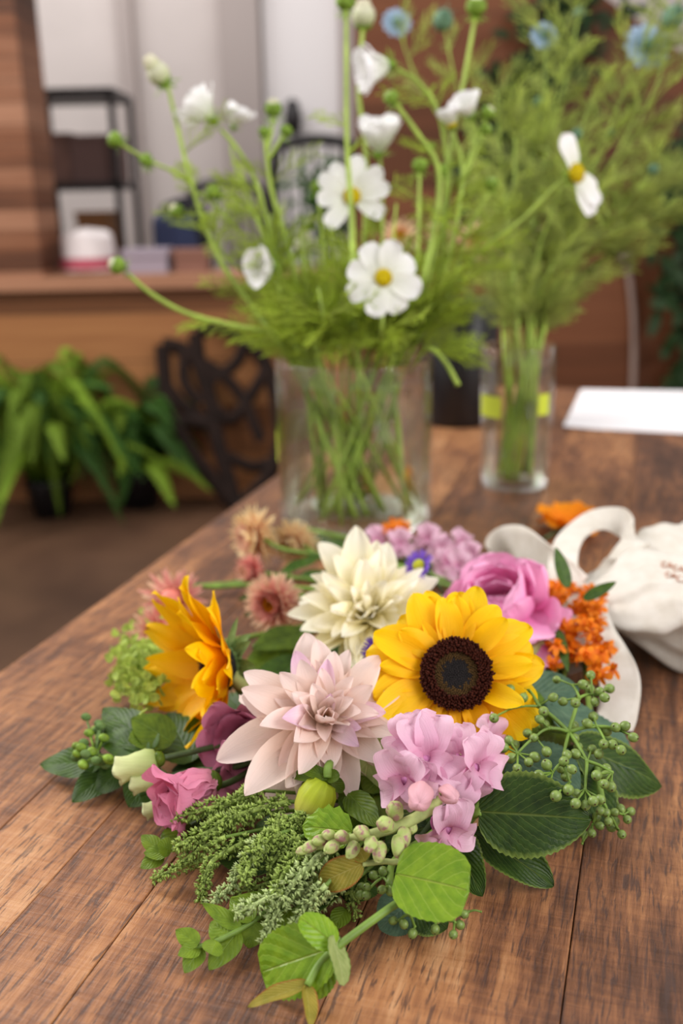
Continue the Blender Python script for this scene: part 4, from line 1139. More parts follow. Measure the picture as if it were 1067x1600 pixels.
# ------------------------------------------------------------------ snapdragons
def floret(parent, C, N, R, mat, seed, deep=None, up=None, lips=5):
    r = random.Random(seed); C, N, A, B = floral_frame(C, N)
    U = V(up) if up is not None else V((0, 0.2, 1)); U = (U - N * U.dot(N)).normalized(); X = N.cross(U)
    mb = MB()
    for an, el, l, w in ((70, 35, 1.0, .95), (115, 30, 1.0, .95), (-30, 5, .95, .95), (-90, -5, .9, .9), (-150, 5, .95, .95))[:lips]:
        a = math.radians(an + r.uniform(-10, 10)); rad = X * math.cos(a) + U * math.sin(a); e = math.radians(el + r.uniform(-8, 12))
        petal(mb, frame(C + rad * R * 0.12 - N * R * .1, rad * math.cos(e) + N * math.sin(e), N * math.cos(e) - rad * math.sin(e)), R * l * r.uniform(.9, 1.1), R * w, a=.55, c=.26, cup=.25, curl=.6, curl2=-1.9 + r.uniform(-.5, .5), ruf=0.10, rf=1.3, teeth=.06, nu=12, nv=12, ph=r.uniform(0, 6), base=0.12)
    for sg in (-1, 1):
        rad = -U * .5 + X * sg * .75
        petal(mb, frame(C + rad * R * .08 - N * R * .05, rad * .7 + N, N - rad), R * .62, R * .62, a=.5, c=.25, cup=.5, curl=-2.2, curl2=-.8, nu=8, nv=10, base=.15)
    mb.ball(C - N * R * .62, R * .34, 1, 12, N, 1.5)
    return mb.build('floret', [mat, deep or mat], parent)
def snap_bud(parent, C, d, R, mat, seed):
    d = V(d).normalized(); mb = MB(); A, B = perp(d); C = V(C)
    def fn(u, v):
        a = 2 * PI * u; b = -PI / 2 + PI * v; rr = R * max(1e-3, math.cos(b)) ** .8
        cl = 1 - .30 * math.exp(-((a - PI) * 2.6) ** 2) * math.sin(PI * v) - .16 * math.exp(-((a - 1.2 - v * 1.6) * 3.2) ** 2) * v
        rr *= cl * (1 + .06 * math.sin(5 * a + seed))
        return C + d * R * 1.45 * math.sin(b) * (1 - .10 * math.cos(a - 1)) + (A * math.cos(a) + B * math.sin(a)) * rr + A * R * .35 * v * v
    mb.grid(fn, 28, 16, closed_u=True)
    o = mb.build('bud', mat, parent)
    mb = MB()
    for i in range(5):
        an = i * 2 * PI / 5; rad = A * math.cos(an) + B * math.sin(an)
        petal(mb, frame(V(C) - d * R * 1.15 + rad * R * .3, d + rad * .75, -rad), R * 1.35, R * .95, a=.5, c=.55, curl=.6, nu=4, nv=6)
    mb.build('calyx', M['leaf_sprig'], o)
def snapdragon():
    P = lambda x, y, h: pxh(x, y, h)
    st = smooth([P(480, 1327, .046), P(540, 1312, .056), P(600, 1298, .063), P(655, 1275, .068), P(690, 1245, .068), P(725, 1180, .055), P(790, 1100, .04), BIND], 6)
    t = thing('snapdragon', 'pale pink snapdragon below the front sunflower, its tip a spike of green buds', 'flower', st[0])
    mb = MB(); mb.tube(st, [0.0018, 0.0032, 0.0034, 0.003], 10); mb.build('stem', M['stem_grey'], t)
    for i, (x, y, h, N, R) in enumerate(((640, 1165, .085, (-.35, -.6, .7), .019), (668, 1185, .09, (.1, -.6, .75), .024), (630, 1222, .082, (-.5, -.8, .3), .021), (748, 1200, .082, (.5, -.75, .45), .022),
                                         (702, 1300, .055, (.25, -.9, .2), .019), (718, 1180, .078, (.3, -.5, .8), .018), (655, 1232, .075, (-.1, -.9, .3), .016), (772, 1160, .065, (.6, -.5, .5), .018))):
        floret(t, P(x, y, h), V(N), R, M['snap'], 80 + i, M['snap_deep'])
    for i, (x, y, h, d, R, mt) in enumerate(((654, 1243, .088, (-.3, -.9, .2), .0082, 'snap_pink'), (699, 1241, .085, (.3, -.9, .2), .0056, 'snap_pink'), (616, 1266, .075, (-.3, -.4, .9), .0062, 'snap_bud'), (601, 1287, .073, (-.5, -.5, .7), .0056, 'snap_bud'),
                                               (629, 1307, .062, (-.3, -.8, -.5), .0054, 'snap_bud'), (620, 1322, .060, (-.1, -.8, -.7), .0052, 'snap_bud'), (592, 1330, .056, (-.4, -.8, -.5), .0052, 'snap_bud'), (565, 1300, .068, (-.6, -.4, .7), .005, 'snap_bud'), (578, 1318, .064, (-.4, -.9, .1), .005, 'snap_bud'),
                                               (550, 1327, .056, (-.6, -.8, -.3), .0048, 'snap_bud'), (534, 1306, .062, (-.7, -.5, .6), .0044, 'snap_bud'), (518, 1322, .056, (-.8, -.6, 0), .0046, 'snap_bud'), (514, 1304, .060, (-.8, -.3, .6), .004, 'snap_bud'), (500, 1312, .056, (-.9, -.4, .3), .0042, 'snap_bud'), (484, 1322, .052, (-.9, -.4, 0), .0042, 'snap_bud'), (473, 1328, .050, (-1, -.2, 0), .0034, 'snap_bud'), (640, 1290, .062, (0, -1, .1), .005, 'snap_bud'))):
        snap_bud(t, P(x, y, h), V(d), R * (.92 if mt == 'snap_pink' else .80), M[mt], i)
snapdragon()
def snap_back(pts, label, R, seed, h=.06):
    C = pxh(pts[0][0], pts[0][1], h); t = thing('snapdragon', label, 'flower', C)
    mb = MB(); q = [pxh(x, y, h - .012) for x, y in pts]; mb.tube(smooth(q + [pxh(800, 930, .03), BIND], 6), 0.0028, 8); mb.build('stem', M['stem'], t)
    for i, (x, y) in enumerate(pts): floret(t, pxh(x, y, h), V((rnd.uniform(-.4, .4), -.7, .6)), R, M['snap'], seed + i, M['snap_deep'])
    return t
snap_back([(590, 846), (625, 850), (668, 842), (690, 858), (700, 880)], 'pale pink snapdragon behind the cream dahlia', 0.017, 90, .045)
snap_back([(722, 850), (735, 868), (716, 885)], 'small pale pink snapdragon between the purple aster and pink peony', 0.016, 120, .05)

# ------------------------------------------------------------------ lisianthus
def lisianthus(C, N, R, label, mat, seed, stem, n=9, tight=1.0):
    r = random.Random(seed); C, N, A, B = floral_frame(C, N)
    t = thing('lisianthus', label, 'flower', C)
    for j, (k, el, l, cu) in enumerate(((3, 80, .8, .7), (4, 72, 1.0, .9), (5, 62, 1.1, .9))):
        for i in range(k):
            an = 2 * PI * (i + .4 * j) / k + r.uniform(-.2, .2); rad = A * math.cos(an) + B * math.sin(an); e = math.radians(el * tight + r.uniform(-6, 6)); mb = MB()
            petal(mb, frame(C + rad * R * .18 - N * R * .8, rad * math.cos(e) + N * math.sin(e), N * math.cos(e) - rad * math.sin(e)), R * 1.75 * l, R * 1.35, a=.4, c=.22, cup=.55, curl=cu * 1.1, curl2=-1.5 * cu + r.uniform(-.6, .3), ruf=0.055, rf=2.2, teeth=.05, nu=14, nv=14, ph=r.uniform(0, 6), base=.1)
            mb.build('petal', mat, t)
    mb = MB(); mb.ball(C - N * R * .75, R * .35, 0, 10, N, .8); mb.build('calyx', M['leaf_mid'], t)
    mb = MB(); mb.tube(stem, 0.0022, 8); mb.build('stem', M['stem_dark'], t)
C = pxh(298, 1238, .036); lisianthus(C, V((-.75, -.55, -.1)), 0.022, 'ruffled pink lisianthus half open near the green amaranth', M['lisi'], 1, smooth([C + V((.012, .01, 0)), pxh(360, 1222, .03), pxh(480, 1160, .025), BIND], 6))
C = pxh(378, 1150, .04); lisianthus(C, V((-.3, -.8, .3)), 0.022, 'mauve lisianthus tucked under the side view sunflower', M['lisi_mauve'], 2, smooth([C, pxh(450, 1140, .02), BIND], 6), tight=.75)
C = pxh(385, 1185, .034); lisianthus(C, V((.1, -.9, .1)), 0.018, 'darker mauve lisianthus behind the blush dahlia petals', M['lisi_mauve'], 3, smooth([C, pxh(450, 1150, .02), BIND], 6), tight=.8)
def lis_bud(b, tip, R, label, stem):
    b, tip = pxh(*b), pxh(*tip); d = (tip - b).normalized(); L = (tip - b).length
    t = thing('lisianthus_bud', label, 'bud', b)
    A, B = perp(d); mb = MB(); prof = [(.25, 0), (.8, .08), (1, .25), (.95, .5), (.85, .75), (.95, .93), (1.02, 1.0), (.6, .93), (.1, .7)]
    def fn(u, v):
        i = min(int(round(v * 8)), 8); r_, h = prof[i]; a = 2 * PI * u + h * 1.2
        return b + d * L * (h + 0.05 * h * math.sin(3 * a)) + (A * math.cos(a) + B * math.sin(a)) * R * r_ * (1 + .12 * math.sin(5 * a) * h)
    mb.grid(fn, 30, 8, closed_u=True); mb.build('petals', M['lisi_bud'], t)
    mb = MB(); mb.ball(b, R * .6, 0, 10, d, .8)
    for i in range(5):
        an = i * 1.256; rad = A * math.cos(an) + B * math.sin(an); petal(mb, frame(b + rad * R * .3, d + rad * .35, -rad), L * .6, R * .35, nu=2, nv=6)
    mb.build('calyx', M['leaf_mid'], t)
    mb = MB(); mb.tube(smooth([b] + [pxh(*s_) for s_ in stem] + [BIND], 6), .0022, 8); mb.build('stem', M['stem_dark'], t)
lis_bud((248, 1186, .04), (183, 1204, .034), .0095, 'pale cream green lisianthus bud, the largest beside the dark leaves', [(330, 1168, .035), (450, 1140, .03)])
lis_bud((252, 1216, .03), (206, 1228, .026), .0062, 'slim pale green lisianthus bud under the largest bud', [(300, 1205, .03), (450, 1170, .03)])
lis_bud((258, 1256, .02), (226, 1268, .016), .0058, 'small green lisianthus bud lowest beside the pink lisianthus', [(300, 1250, .015), (450, 1180, .02)])
# ------------------------------------------------------------------ butterfly weed
def floret_mesh(R):
    mb = MB()
    for i in range(5):
        a = 2 * PI * i / 5; rad = V((math.cos(a), math.sin(a), 0))
        petal(mb, frame(rad * R * .15, rad * 1 - V((0, 0, .35)), V((0, 0, 1)) + rad * .3), R, R * .6, a=.5, c=.5, curl=-.5, nu=2, nv=5)
        petal(mb, frame(rad * R * .18, rad * .55 + V((0, 0, 1)), -rad), R * .65, R * .45, a=.5, c=.6, curl=.5, nu=2, nv=4)
    mb.tube([(0, 0, -R * 1.2), (0, 0, 0), (0, 0, R * .35)], [R * .06, R * .12, R * .16], 6)
    o = mb.build('floret', M['milk']); me = o.data; bpy.data.objects.remove(o); return me
def milkweed(label, regions, seed, stem, leaves=()):
    r = random.Random(seed); me = floret_mesh(0.0086)
    C = pxh(*regions[0][:2], regions[0][4]); t = thing('butterfly_weed', label, 'flower', C)
    hub = pxh(*stem[0])
    tb = MB()
    for (x, y, rx, ry, h, n) in regions:
        for i in range(n):
            a = r.uniform(0, 6.28); k = math.sqrt(r.random()) 
            p = pxh(x + rx * k * math.cos(a), y + ry * k * math.sin(a), h + r.uniform(-.008, .008))
            N = V((r.uniform(-.8, .8), r.uniform(-1, .2), r.uniform(.1, 1)))
            m = frame(p - C, N.orthogonal(), N)
            o = bpy.data.objects.new('floret', me); COL.objects.link(o); o.parent = t; o.matrix_local = m
            if i % 3 == 0: tb.tube([p, p.lerp(hub, .6)], 0.0005, 4)
    tb.tube(smooth([pxh(*s_) for s_ in stem] + [BIND], 6), .002, 8)
    tb.build('stem', M['stem'], t)
    for (b, tp_, W) in leaves: leaf(t, M['leaf_lance'], pxh(*b), pxh(*tp_), W, n=V((-.3, -.8, .4)), a=.5, c=.8, fold=.2)
    return t
milkweed('orange butterfly weed cluster against the white cloth bow', [(876, 924, 34, 16, .062, 20), (924, 942, 26, 22, .06, 18), (908, 972, 40, 24, .058, 20), (908, 1006, 44, 24, .054, 18), (940, 1036, 22, 28, .045, 11), (878, 1026, 28, 22, .045, 12)],
         3, [(900, 960, .045), (905, 990, .035)], [((888, 918, .088), (868, 855, .108), .012), ((912, 936, .078), (963, 909, .088), .010), ((872, 985, .06), (888, 1050, .05), .009)])
milkweed('small orange butterfly weed head behind the cream dahlia', [(615, 826, 20, 11, .05, 22)], 4, [(620, 835, .04), (640, 850, .03)])

# ------------------------------------------------------------------ purple asters
def aster(px, py, h, N, R, label):
    C, N, A, B = floral_frame(pxh(px, py, h), N); r = random.Random(px); t = thing('aster', label, 'flower', C)
    mb = MB()
    for i in range(38):
        a = i * 2.4; rad = A * math.cos(a) + B * math.sin(a); e = math.radians(r.uniform(5, 30))
        petal(mb, frame(C + rad * R * .3, rad * math.cos(e) + N * math.sin(e), N), R * r.uniform(.6, .8), R * .14, a=.3, c=.4, nu=2, nv=4)
    mb.build('rays', M['aster'], t)
    mb = MB(); mb.ball(C + N * R * .1, R * .38, 0, 12, N, .7); mb.build('eye', M['aster_eye'], t)
    mb = MB(); mb.tube(stem_run(C, N, .012), .0015, 6); mb.build('stem', M['stem_dark'], t)
aster(655, 884, .098, V((-.45, -.5, .5)), .0150, 'small purple aster resting on the cream dahlia')
aster(592, 1020, .082, V((-.5, -.8, .2)), .0140, 'purple aster half hidden between cream dahlia and sunflower')

# ------------------------------------------------------------------ viburnum berries
bm_ = MB(); bm_.ball((0, 0, 0), 0.00315, 0, 14, None, 1.12); bm_.ball((0, 0, .0034), .0006, 1, 6, None, .8)
_o = bm_.build('berry', [M['berry'], M['berry_tip']]); BERRY = _o.data; bpy.data.objects.remove(_o)
def umbel(label, nodes, edges, berries, H, seed, stem, sc_=1.0, jit=.006):
    """nodes: id -> (px, py, h); berries hang on short stalks from the nearest node"""
    r = random.Random(seed); NP = {k: pxh(*v) for k, v in nodes.items()}
    root = NP[edges[0][0]]; t = thing('viburnum_berries', label, 'berries', root)
    mb = MB()
    for e in edges: 
        a, b = NP[e[0]], NP[e[1]]; mb.tube(smooth([a, a.lerp(b, .5) + V((0, 0, .001)), b], 3), [e[2], e[2] * .75], 7); mb.ball(b, e[2] * 1.15, 0, 6)
    for (x, y) in berries:
        k = min(NP, key=lambda q: (nodes[q][0] - x) ** 2 + (nodes[q][1] - y) ** 2)
        p = pxh(x, y, nodes[k][2] + r.uniform(-jit, jit)); d = (p - NP[k]); 
        N = (d.normalized() if d.length > .001 else V((0, 0, 1))) + V((r.uniform(-.3, .3), r.uniform(-.5, .1), r.uniform(-.3, .3)))
        mb.tube([NP[k], p.lerp(NP[k], .3) + V((0, 0, .0006)), p], .0007, 5)
        s_ = sc_ * r.uniform(.9, 1.1); m = frame(p - root, N.orthogonal(), N) @ Matrix.Scale(s_, 4)
        o = bpy.data.objects.new('berry', BERRY); COL.objects.link(o); o.parent = t; o.matrix_local = m
    if stem: mb.tube(smooth([root] + [pxh(*s_) for s_ in stem], 6), .0022, 8)
    mb.build('stalks', M['stem'], t)
    return t
bp = [(284,158),(254,203),(188,255),(232,247),(258,301),(155,329),(106,407),(364,372),(343,413),(370,440),(280,485),(314,509),(184,524),(153,560),(215,545),(195,615),(227,668),(318,610),(286,637),(432,207),(610,183),(569,232),(607,255),(657,268),(707,253),(682,300),(632,322),(414,299),(465,321),(530,328),(622,399),(591,434),(523,446),(738,455),(787,449),(831,507),(691,475),(677,542),(722,545),(767,573),(524,511),(544,555),(380,582),(485,598),(616,570),(651,594),(530,594),(470,633),(380,650),(454,668),(512,673),(481,708),(338,702),(335,732),(397,758),(428,813),(493,781),(532,803),(530,852),(583,860),(623,839),(640,705),(685,705),(680,750),(715,765),(692,668),(660,830)]
w = lambda x, y: (740 + x / 3.333, 1000 + y / 3.333)
nd = {k: (*w(x, y), h) for k, (x, y, h) in dict(A=(495, 480, .070), B=(340, 345, .082), C=(282, 255, .086), D=(195, 357, .082), E=(390, 460, .076), G=(320, 505, .074), I=(550, 300, .082), J=(515, 235, .084), K=(620, 285, .080), L=(640, 450, .074), N=(755, 470, .072), O=(590, 630, .066), P=(720, 690, .062), Q=(580, 780, .060), R=(460, 640, .070), S=(410, 690, .066), T=(230, 590, .068), U=(500, 740, .062), X=(690, 540, .070)).items()}
umbel('cluster of green viburnum berries over the dark leaves by the sunflower', nd,
      [('A', 'B', .0016), ('B', 'C', .0013), ('B', 'D', .0009), ('A', 'E', .0013), ('E', 'G', .001), ('G', 'T', .001), ('A', 'I', .0015), ('I', 'J', .0011), ('I', 'K', .0011), ('A', 'L', .0014), ('L', 'N', .0012), ('L', 'X', .001), ('A', 'O', .0014), ('O', 'P', .0012), ('O', 'Q', .0012), ('A', 'R', .0012), ('R', 'S', .001), ('R', 'U', .001)],
      [w(*b) for b in bp], .07, 5, [(840, 1130, .045), (870, 1090, .03), (905, 968, .03)])
bp2 = [(733,897),(765,880),(817,893),(800,935),(740,944),(702,946),(656,968),(640,921),(573,1014),(616,1006),(771,1012),(718,975),(690,900),(660,890)]
nd2 = {k: (*w(x, y), h) for k, (x, y, h) in dict(A=(670, 840, .032), B=(700, 900, .025), C=(780, 910, .02), D=(750, 985, .014), E=(620, 960, .016), G=(565, 1060, .006)).items()}
umbel('lower cluster of green viburnum berries hanging to the table', nd2, [('A', 'B', .0012), ('B', 'C', .001), ('B', 'D', .001), ('A', 'E', .001), ('E', 'G', .0008)], [w(*b) for b in bp2], .02, 6, [(930, 1180, .03), (905, 968, .02)], sc_=.95, jit=.003)
w2 = lambda x, y: (560 + x / 3.1382, 1250 + y / 3.1382)
nd3 = {k: (*w2(x, y), h) for k, (x, y, h) in dict(A=(150, 420, .03), B=(120, 380, .03), C=(250, 560, .02), D=(275, 620, .012), E=(200, 590, .015), G=(470, 600, .014), H=(540, 548, .016), I=(430, 560, .018), J=(600, 548, .016), K=(380, 590, .014), L=(50, 440, .026)).items()}
umbel('green viburnum berries peeping out below the round bright leaf', nd3, [('A', 'B', .001), ('B', 'L', .0009), ('A', 'C', .0012), ('C', 'D', .001), ('C', 'E', .001), ('C', 'I', .0012), ('I', 'G', .001), ('I', 'H', .0009), ('H', 'J', .0007), ('I', 'K', .0009)],
      [(265, 655), (222, 608), (170, 592), (376, 634), (465, 660), (497, 612), (520, 560), (450, 575), (385, 585), (115, 440), (40, 428), (38, 468), (120, 350), (75, 370), (155, 445), (8, 465), (15, 425)] and [w2(*b) for b in [(265, 655), (222, 608), (170, 592), (376, 634), (465, 660), (497, 612), (520, 560), (450, 575), (385, 585), (115, 440), (40, 428), (38, 468), (120, 350), (75, 370), (155, 445), (8, 465), (15, 425)]],
      .02, 7, [(620, 1340, .03), (700, 1280, .03), (800, 1150, .02)], sc_=.86, jit=.003)
o = bpy.data.objects.new('berry', BERRY)
bpy.data.objects.remove(o)

# ------------------------------------------------------------------ viburnum leaves and other leaves
def leafstem(name, label, cat, leaves, stem=None, mat='leaf_dark', srad=.002, smat='stem', n=None):
    """leaves: (base, tip, width, normal, options)"""
    t = thing(name, label, cat, pxh(*leaves[0][0]))
    for L_ in leaves:
        b, tp_, W = L_[:3]; nn = L_[3] if len(L_) > 3 and L_[3] is not None else V((0, -.5, .9)); kw = dict(L_[4]) if len(L_) > 4 else {}
        mt = kw.pop('m', mat)
        leaf(t, M[mt], pxh(*b), pxh(*tp_), W, n=V(nn), **{**dict(a=.55, c=.85 if mt in ('leaf_lance', 'leaf_sprig', 'leaf_mid') else .74, curl=.25, curl2=-.5, ruf=.012, rf=2, ser=.05, sern=18, nu=10, nv=36, fold=.10), **kw})
    if stem:
        mb = MB(); mb.tube(smooth([pxh(*s_) for s_ in stem], 6), [srad, srad * 1.25], 8); mb.build('stem', M[smat], t)
    return t
leafstem('viburnum_branch', 'large dark green toothed viburnum leaves under the berries', 'leaves', [
    ((748, 1268, .050), (926, 1280, .052), .050, V((-.05, -.78, .6)), dict(curl=.5, curl2=-.9, a=.5, c=.75)),
    ((700, 1285, .03), (752, 1400, .010), .026, V((-.4, -.6, .6))),
    ((740, 1300, .030), (868, 1384, .004), .028, V((-.1, -.5, .8)), dict(cup=.3)),
    ((900, 1165, .045), (1040, 1226, .010), .044, V((.3, -.55, .75)), dict(curl=.3, curl2=-.6, fold=-.25)),
    ((860, 1100, .05), (1000, 1200, .024), .05, V((.4, -.2, .8)), dict(m='leaf_blue')),
    ((800, 1180, .04), (905, 1235, .035), .052, V((-.1, -.5, .85)), dict(m='leaf_blue', cup=-.3)),
    ((870, 1180, .035), (960, 1290, .012), .042, V((.1, -.4, .9))),
    ((800, 1090, .04), (905, 1075, .055), .035, V((0, -.6, .8)), dict(m='leaf_blue')),
    ((790, 1120, .045), (850, 1055, .05), .028, V((0, -.6, .8)), dict(m='leaf_mid'))],
    [(752, 1268, .05), (700, 1285, .03), (740, 1230, .035), (860, 1060, .03), (905, 975, .03)], srad=.0026)
leafstem('viburnum_branch', 'dark leaf lying low under the round bright leaf', 'leaves', [
    ((640, 1410, .018), (592, 1452, .005), .026, None, dict(m='leaf_blue')), ((640, 1405, .016), (700, 1450, .004), .03)], [(640, 1408, .018), (690, 1340, .02), (800, 1200, .02)])
leafstem('viburnum_shoot', 'fresh green shoot with a round leaf and a folded young tip at the front', 'shoot', [
    ((618, 1365, .052), (734, 1392, .050), .041, V((.05, -.66, .75)), dict(m='leaf_bright', a=.32, c=.30, sern=10, ser=.03, curl=.35, curl2=-.6)),
    ((522, 1480, .030), (404, 1520, .010), .036, V((-.05, -.75, .66)), dict(m='leaf_bright', a=.4, c=.36, sern=14, ser=.06, curl=.3, curl2=-.6)),
    ((524, 1476, .032), (468, 1432, .045), .017, V((.3, -.5, .8)), dict(m='leaf_bright', sern=8, a=.4, c=.5)),
    ((518, 1462, .036), (540, 1540, .018), .017, V((.9, -.45, .3)), dict(m='leaf_pale', a=.35, c=.4, sern=8, ser=.08)),
    ((510, 1495, .022), (480, 1560, .004), .020, V((.1, -.5, .8)), dict(m='leaf_bright', a=.4, c=.5, sern=9)),
    ((482, 1538, .016), (386, 1572, .010), .009, V((0, -.3, 1)), dict(m='leaf_red', a=.5, c=.7, sern=16, ser=.05, cup=.5)),
    ((478, 1540, .016), (486, 1606, .006), .009, V((.5, -.5, .7)), dict(m='leaf_red', a=.5, c=.7, sern=16, cup=.5))],
    [(480, 1540, .016), (500, 1505, .022), (530, 1477, .030), (600, 1425, .036), (640, 1396, .038), (700, 1330, .03), (800, 1180, .03)], srad=.0020)
leafstem('viburnum_shoot', 'short shoot with a red edged young leaf under the snapdragon tip', 'shoot', [
    ((566, 1350, .048), (488, 1384, .034), .018, V((-.1, -.8, .6)), dict(m='leaf_red', a=.5, c=.6, sern=24, ser=.06, curl=-.2)),
    ((570, 1346, .050), (560, 1325, .052), .010, V((-.1, -.8, .6)), dict(m='leaf_red', sern=10))],
    [(566, 1350, .048), (600, 1346, .045), (625, 1345, .043), (680, 1320, .03), (800, 1180, .025)], srad=.0016, smat='stem_grey')
leafstem('dahlia_leaf', 'curled celadon leaf between blush dahlia and snapdragon', 'leaf', [((600, 1105, .078), (558, 1212, .062), .036, V((-.25, -.85, .5)), dict(m='leaf_pale', a=.5, c=.35, sern=7, ser=.12, curl=-.5, fold=.35))], [(600, 1105, .078), (640, 1080, .05), (720, 1030, .04), (905, 968, .03)], srad=.0012)
leafstem('dahlia_leaf', 'small green leaf lying on top of the blush dahlia', 'leaf', [((508, 1056, .098), (545, 1022, .104), .014, V((-.3, -.8, .5)), dict(m='leaf_mid', sern=6, ser=.1))])
leafstem('dahlia_leaf', 'light green lobed leaf beneath the dahlia bud', 'leaf', [((550, 1300, .052), (470, 1290, .05), .026, V((0, -.75, .65)), dict(m='leaf_bright', sern=5, ser=.18)), ((545, 1240, .05), (590, 1290, .048), .018, V((0, -.6, .8)), dict(m='leaf_mid', sern=5))])
leafstem('dahlia_leaf', 'broad mid green leaf in shade beside the dahlia bud', 'leaf', [((600, 1225, .045), (540, 1290, .04), .040, None, dict(m='leaf_mid')), ((620, 1200, .04), (570, 1235, .05), .03, None, dict(m='leaf_mid', sern=6))])
leafstem('leaf_spray', 'dark lance leaf arching beside the cream dahlia', 'leaves', [
    ((500, 868, .045), (424, 905, .042), .015, V((-.2, -.6, .8)), dict(m='leaf_lance', ser=0, a=.5, c=.8, curl=.6, curl2=-1.2)),
    ((560, 850, .05), (554, 812, .058), .007, V((.6, -.6, .3)), dict(m='leaf_lance', ser=0)),
    ((470, 900, .02), (540, 905, .02), .02, None, dict(m='leaf_lance', ser=0))], [(424, 905, .02), (500, 868, .044), (560, 870, .03), (700, 900, .03)], srad=.0012)
for i, (a, b) in enumerate((((470, 826, .018), (560, 846, .014)), ((300, 917, .01), (395, 912, .014)))):
    t = thing('cut_flower_stalk', ('smooth green stem lying in front of the wide vase', 'pale green stem lying behind the side view sunflower')[i], 'stem', pxh(*a))
    mb = MB(); mb.tube(smooth([pxh(*a), pxh((a[0] + b[0]) / 2, (a[1] + b[1]) / 2 - 1, a[2]), pxh(*b), pxh(b[0] + 120, b[1] + 40, .02)], 6), .003, 8); mb.build('stalk', M['stem'], t)
# leaves between the left sunflower and the dahlias
leafstem('leaf_spray', 'shaded green leaves between the side view sunflower and cream dahlia', 'leaves', [
    ((480, 990, .03), (395, 1010, .035), .03, None, dict(m='leaf_mid', ser=0)), ((470, 1000, .02), (372, 1060, .02), .034, None, dict(m='leaf_mid', ser=0)),
    ((455, 955, .03), (380, 960, .028), .016, None, dict(m='leaf_lance', ser=0)), ((450, 925, .02), (372, 935, .02), .018, None, dict(m='leaf_lance', ser=0)), ((470, 1030, .03), (400, 1090, .025), .036, None, dict(m='leaf_lance', ser=0))],
    [(395, 1010, .025), (480, 990, .03), (600, 960, .03), (800, 960, .03)])
# dark leafy branch at the left with a green bud cluster
t = leafstem('leafy_branch', 'dark green leafy branch with small green buds, pointing over bare table', 'branch', [
    ((160, 1192, .016), (60, 1192, .010), .026, None, dict(m='leaf_lance', ser=.03)), ((180, 1200, .012), (112, 1252, .004), .026, None, dict(m='leaf_lance', ser=.03)),
    ((240, 1170, .03), (158, 1102, .036), .030, None, dict(m='leaf_lance', ser=.03)), ((230, 1180, .028), (148, 1140, .03), .024, None, dict(m='leaf_lance', ser=.03)),
    ((200, 1190, .02), (150, 1240, .006), .024, None, dict(m='leaf_lance', ser=.03)), ((250, 1200, .02), (200, 1260, .006), .036, None, dict(m='leaf_lance', ser=.03)),
    ((270, 1160, .03), (205, 1120, .045), .028, None, dict(m='leaf_mid', ser=.03)), ((265, 1230, .015), (240, 1275, .004), .036, None, dict(m='leaf_lance', ser=.03)), ((260, 1150, .03), (200, 1155, .036), .03, None, dict(m='leaf_mid', ser=.03)),
    ((300, 1190, .018), (260, 1110, .03), .04, None, dict(m='leaf_lance', ser=.03))],
    [(140, 1178, .02), (190, 1185, .02), (280, 1180, .018), (420, 1140, .018), (600, 1080, .02), (905, 968, .03)], srad=.0018)
r = random.Random(3)
for i in range(26):
    x, y = 118 + r.random() * 55, 1118 + r.random() * 78; mb = MB(); c = pxh(x, y, .028 + r.uniform(-.008, .01))
    mb.ball(c, .0033, 0, 8, V((-1, -.3, .4)), 1.2); mb.tube([c, pxh(150, 1180, .022)], .0008, 5); mb.build('bud', M['calyx'] if i % 2 else M['sepal'], t)
# lime green floret head
C0 = pxh(222, 1040, .035); t = thing('green_hydrangea', 'lime green floret head behind the side view sunflower', 'flower', C0)
mb = MB(); r = random.Random(8)
for i in range(420):
    x = 222 + r.gauss(0, 20); y = 1045 + r.gauss(0, 30); p = pxh(min(250, x), y, .034 + r.uniform(-.02, .016)); N = V((r.uniform(-1, 1), r.uniform(-1, .3), r.uniform(-.2, 1)))
    petal(mb, frame(p, N.orthogonal() + V((r.uniform(-1, 1), 0, r.uniform(-1, 1))), N), .0085, .0075, a=.5, c=.3, cup=.4, nu=3, nv=4)
tag(mb.build('florets', M['celosia'], t), None, None, None, 'stuff')
mb = MB(); mb.tube(smooth([C0, pxh(300, 1060, .02), pxh(500, 1040, .02), BIND], 6), .0022, 8); mb.build('stem', M['stem'], t)

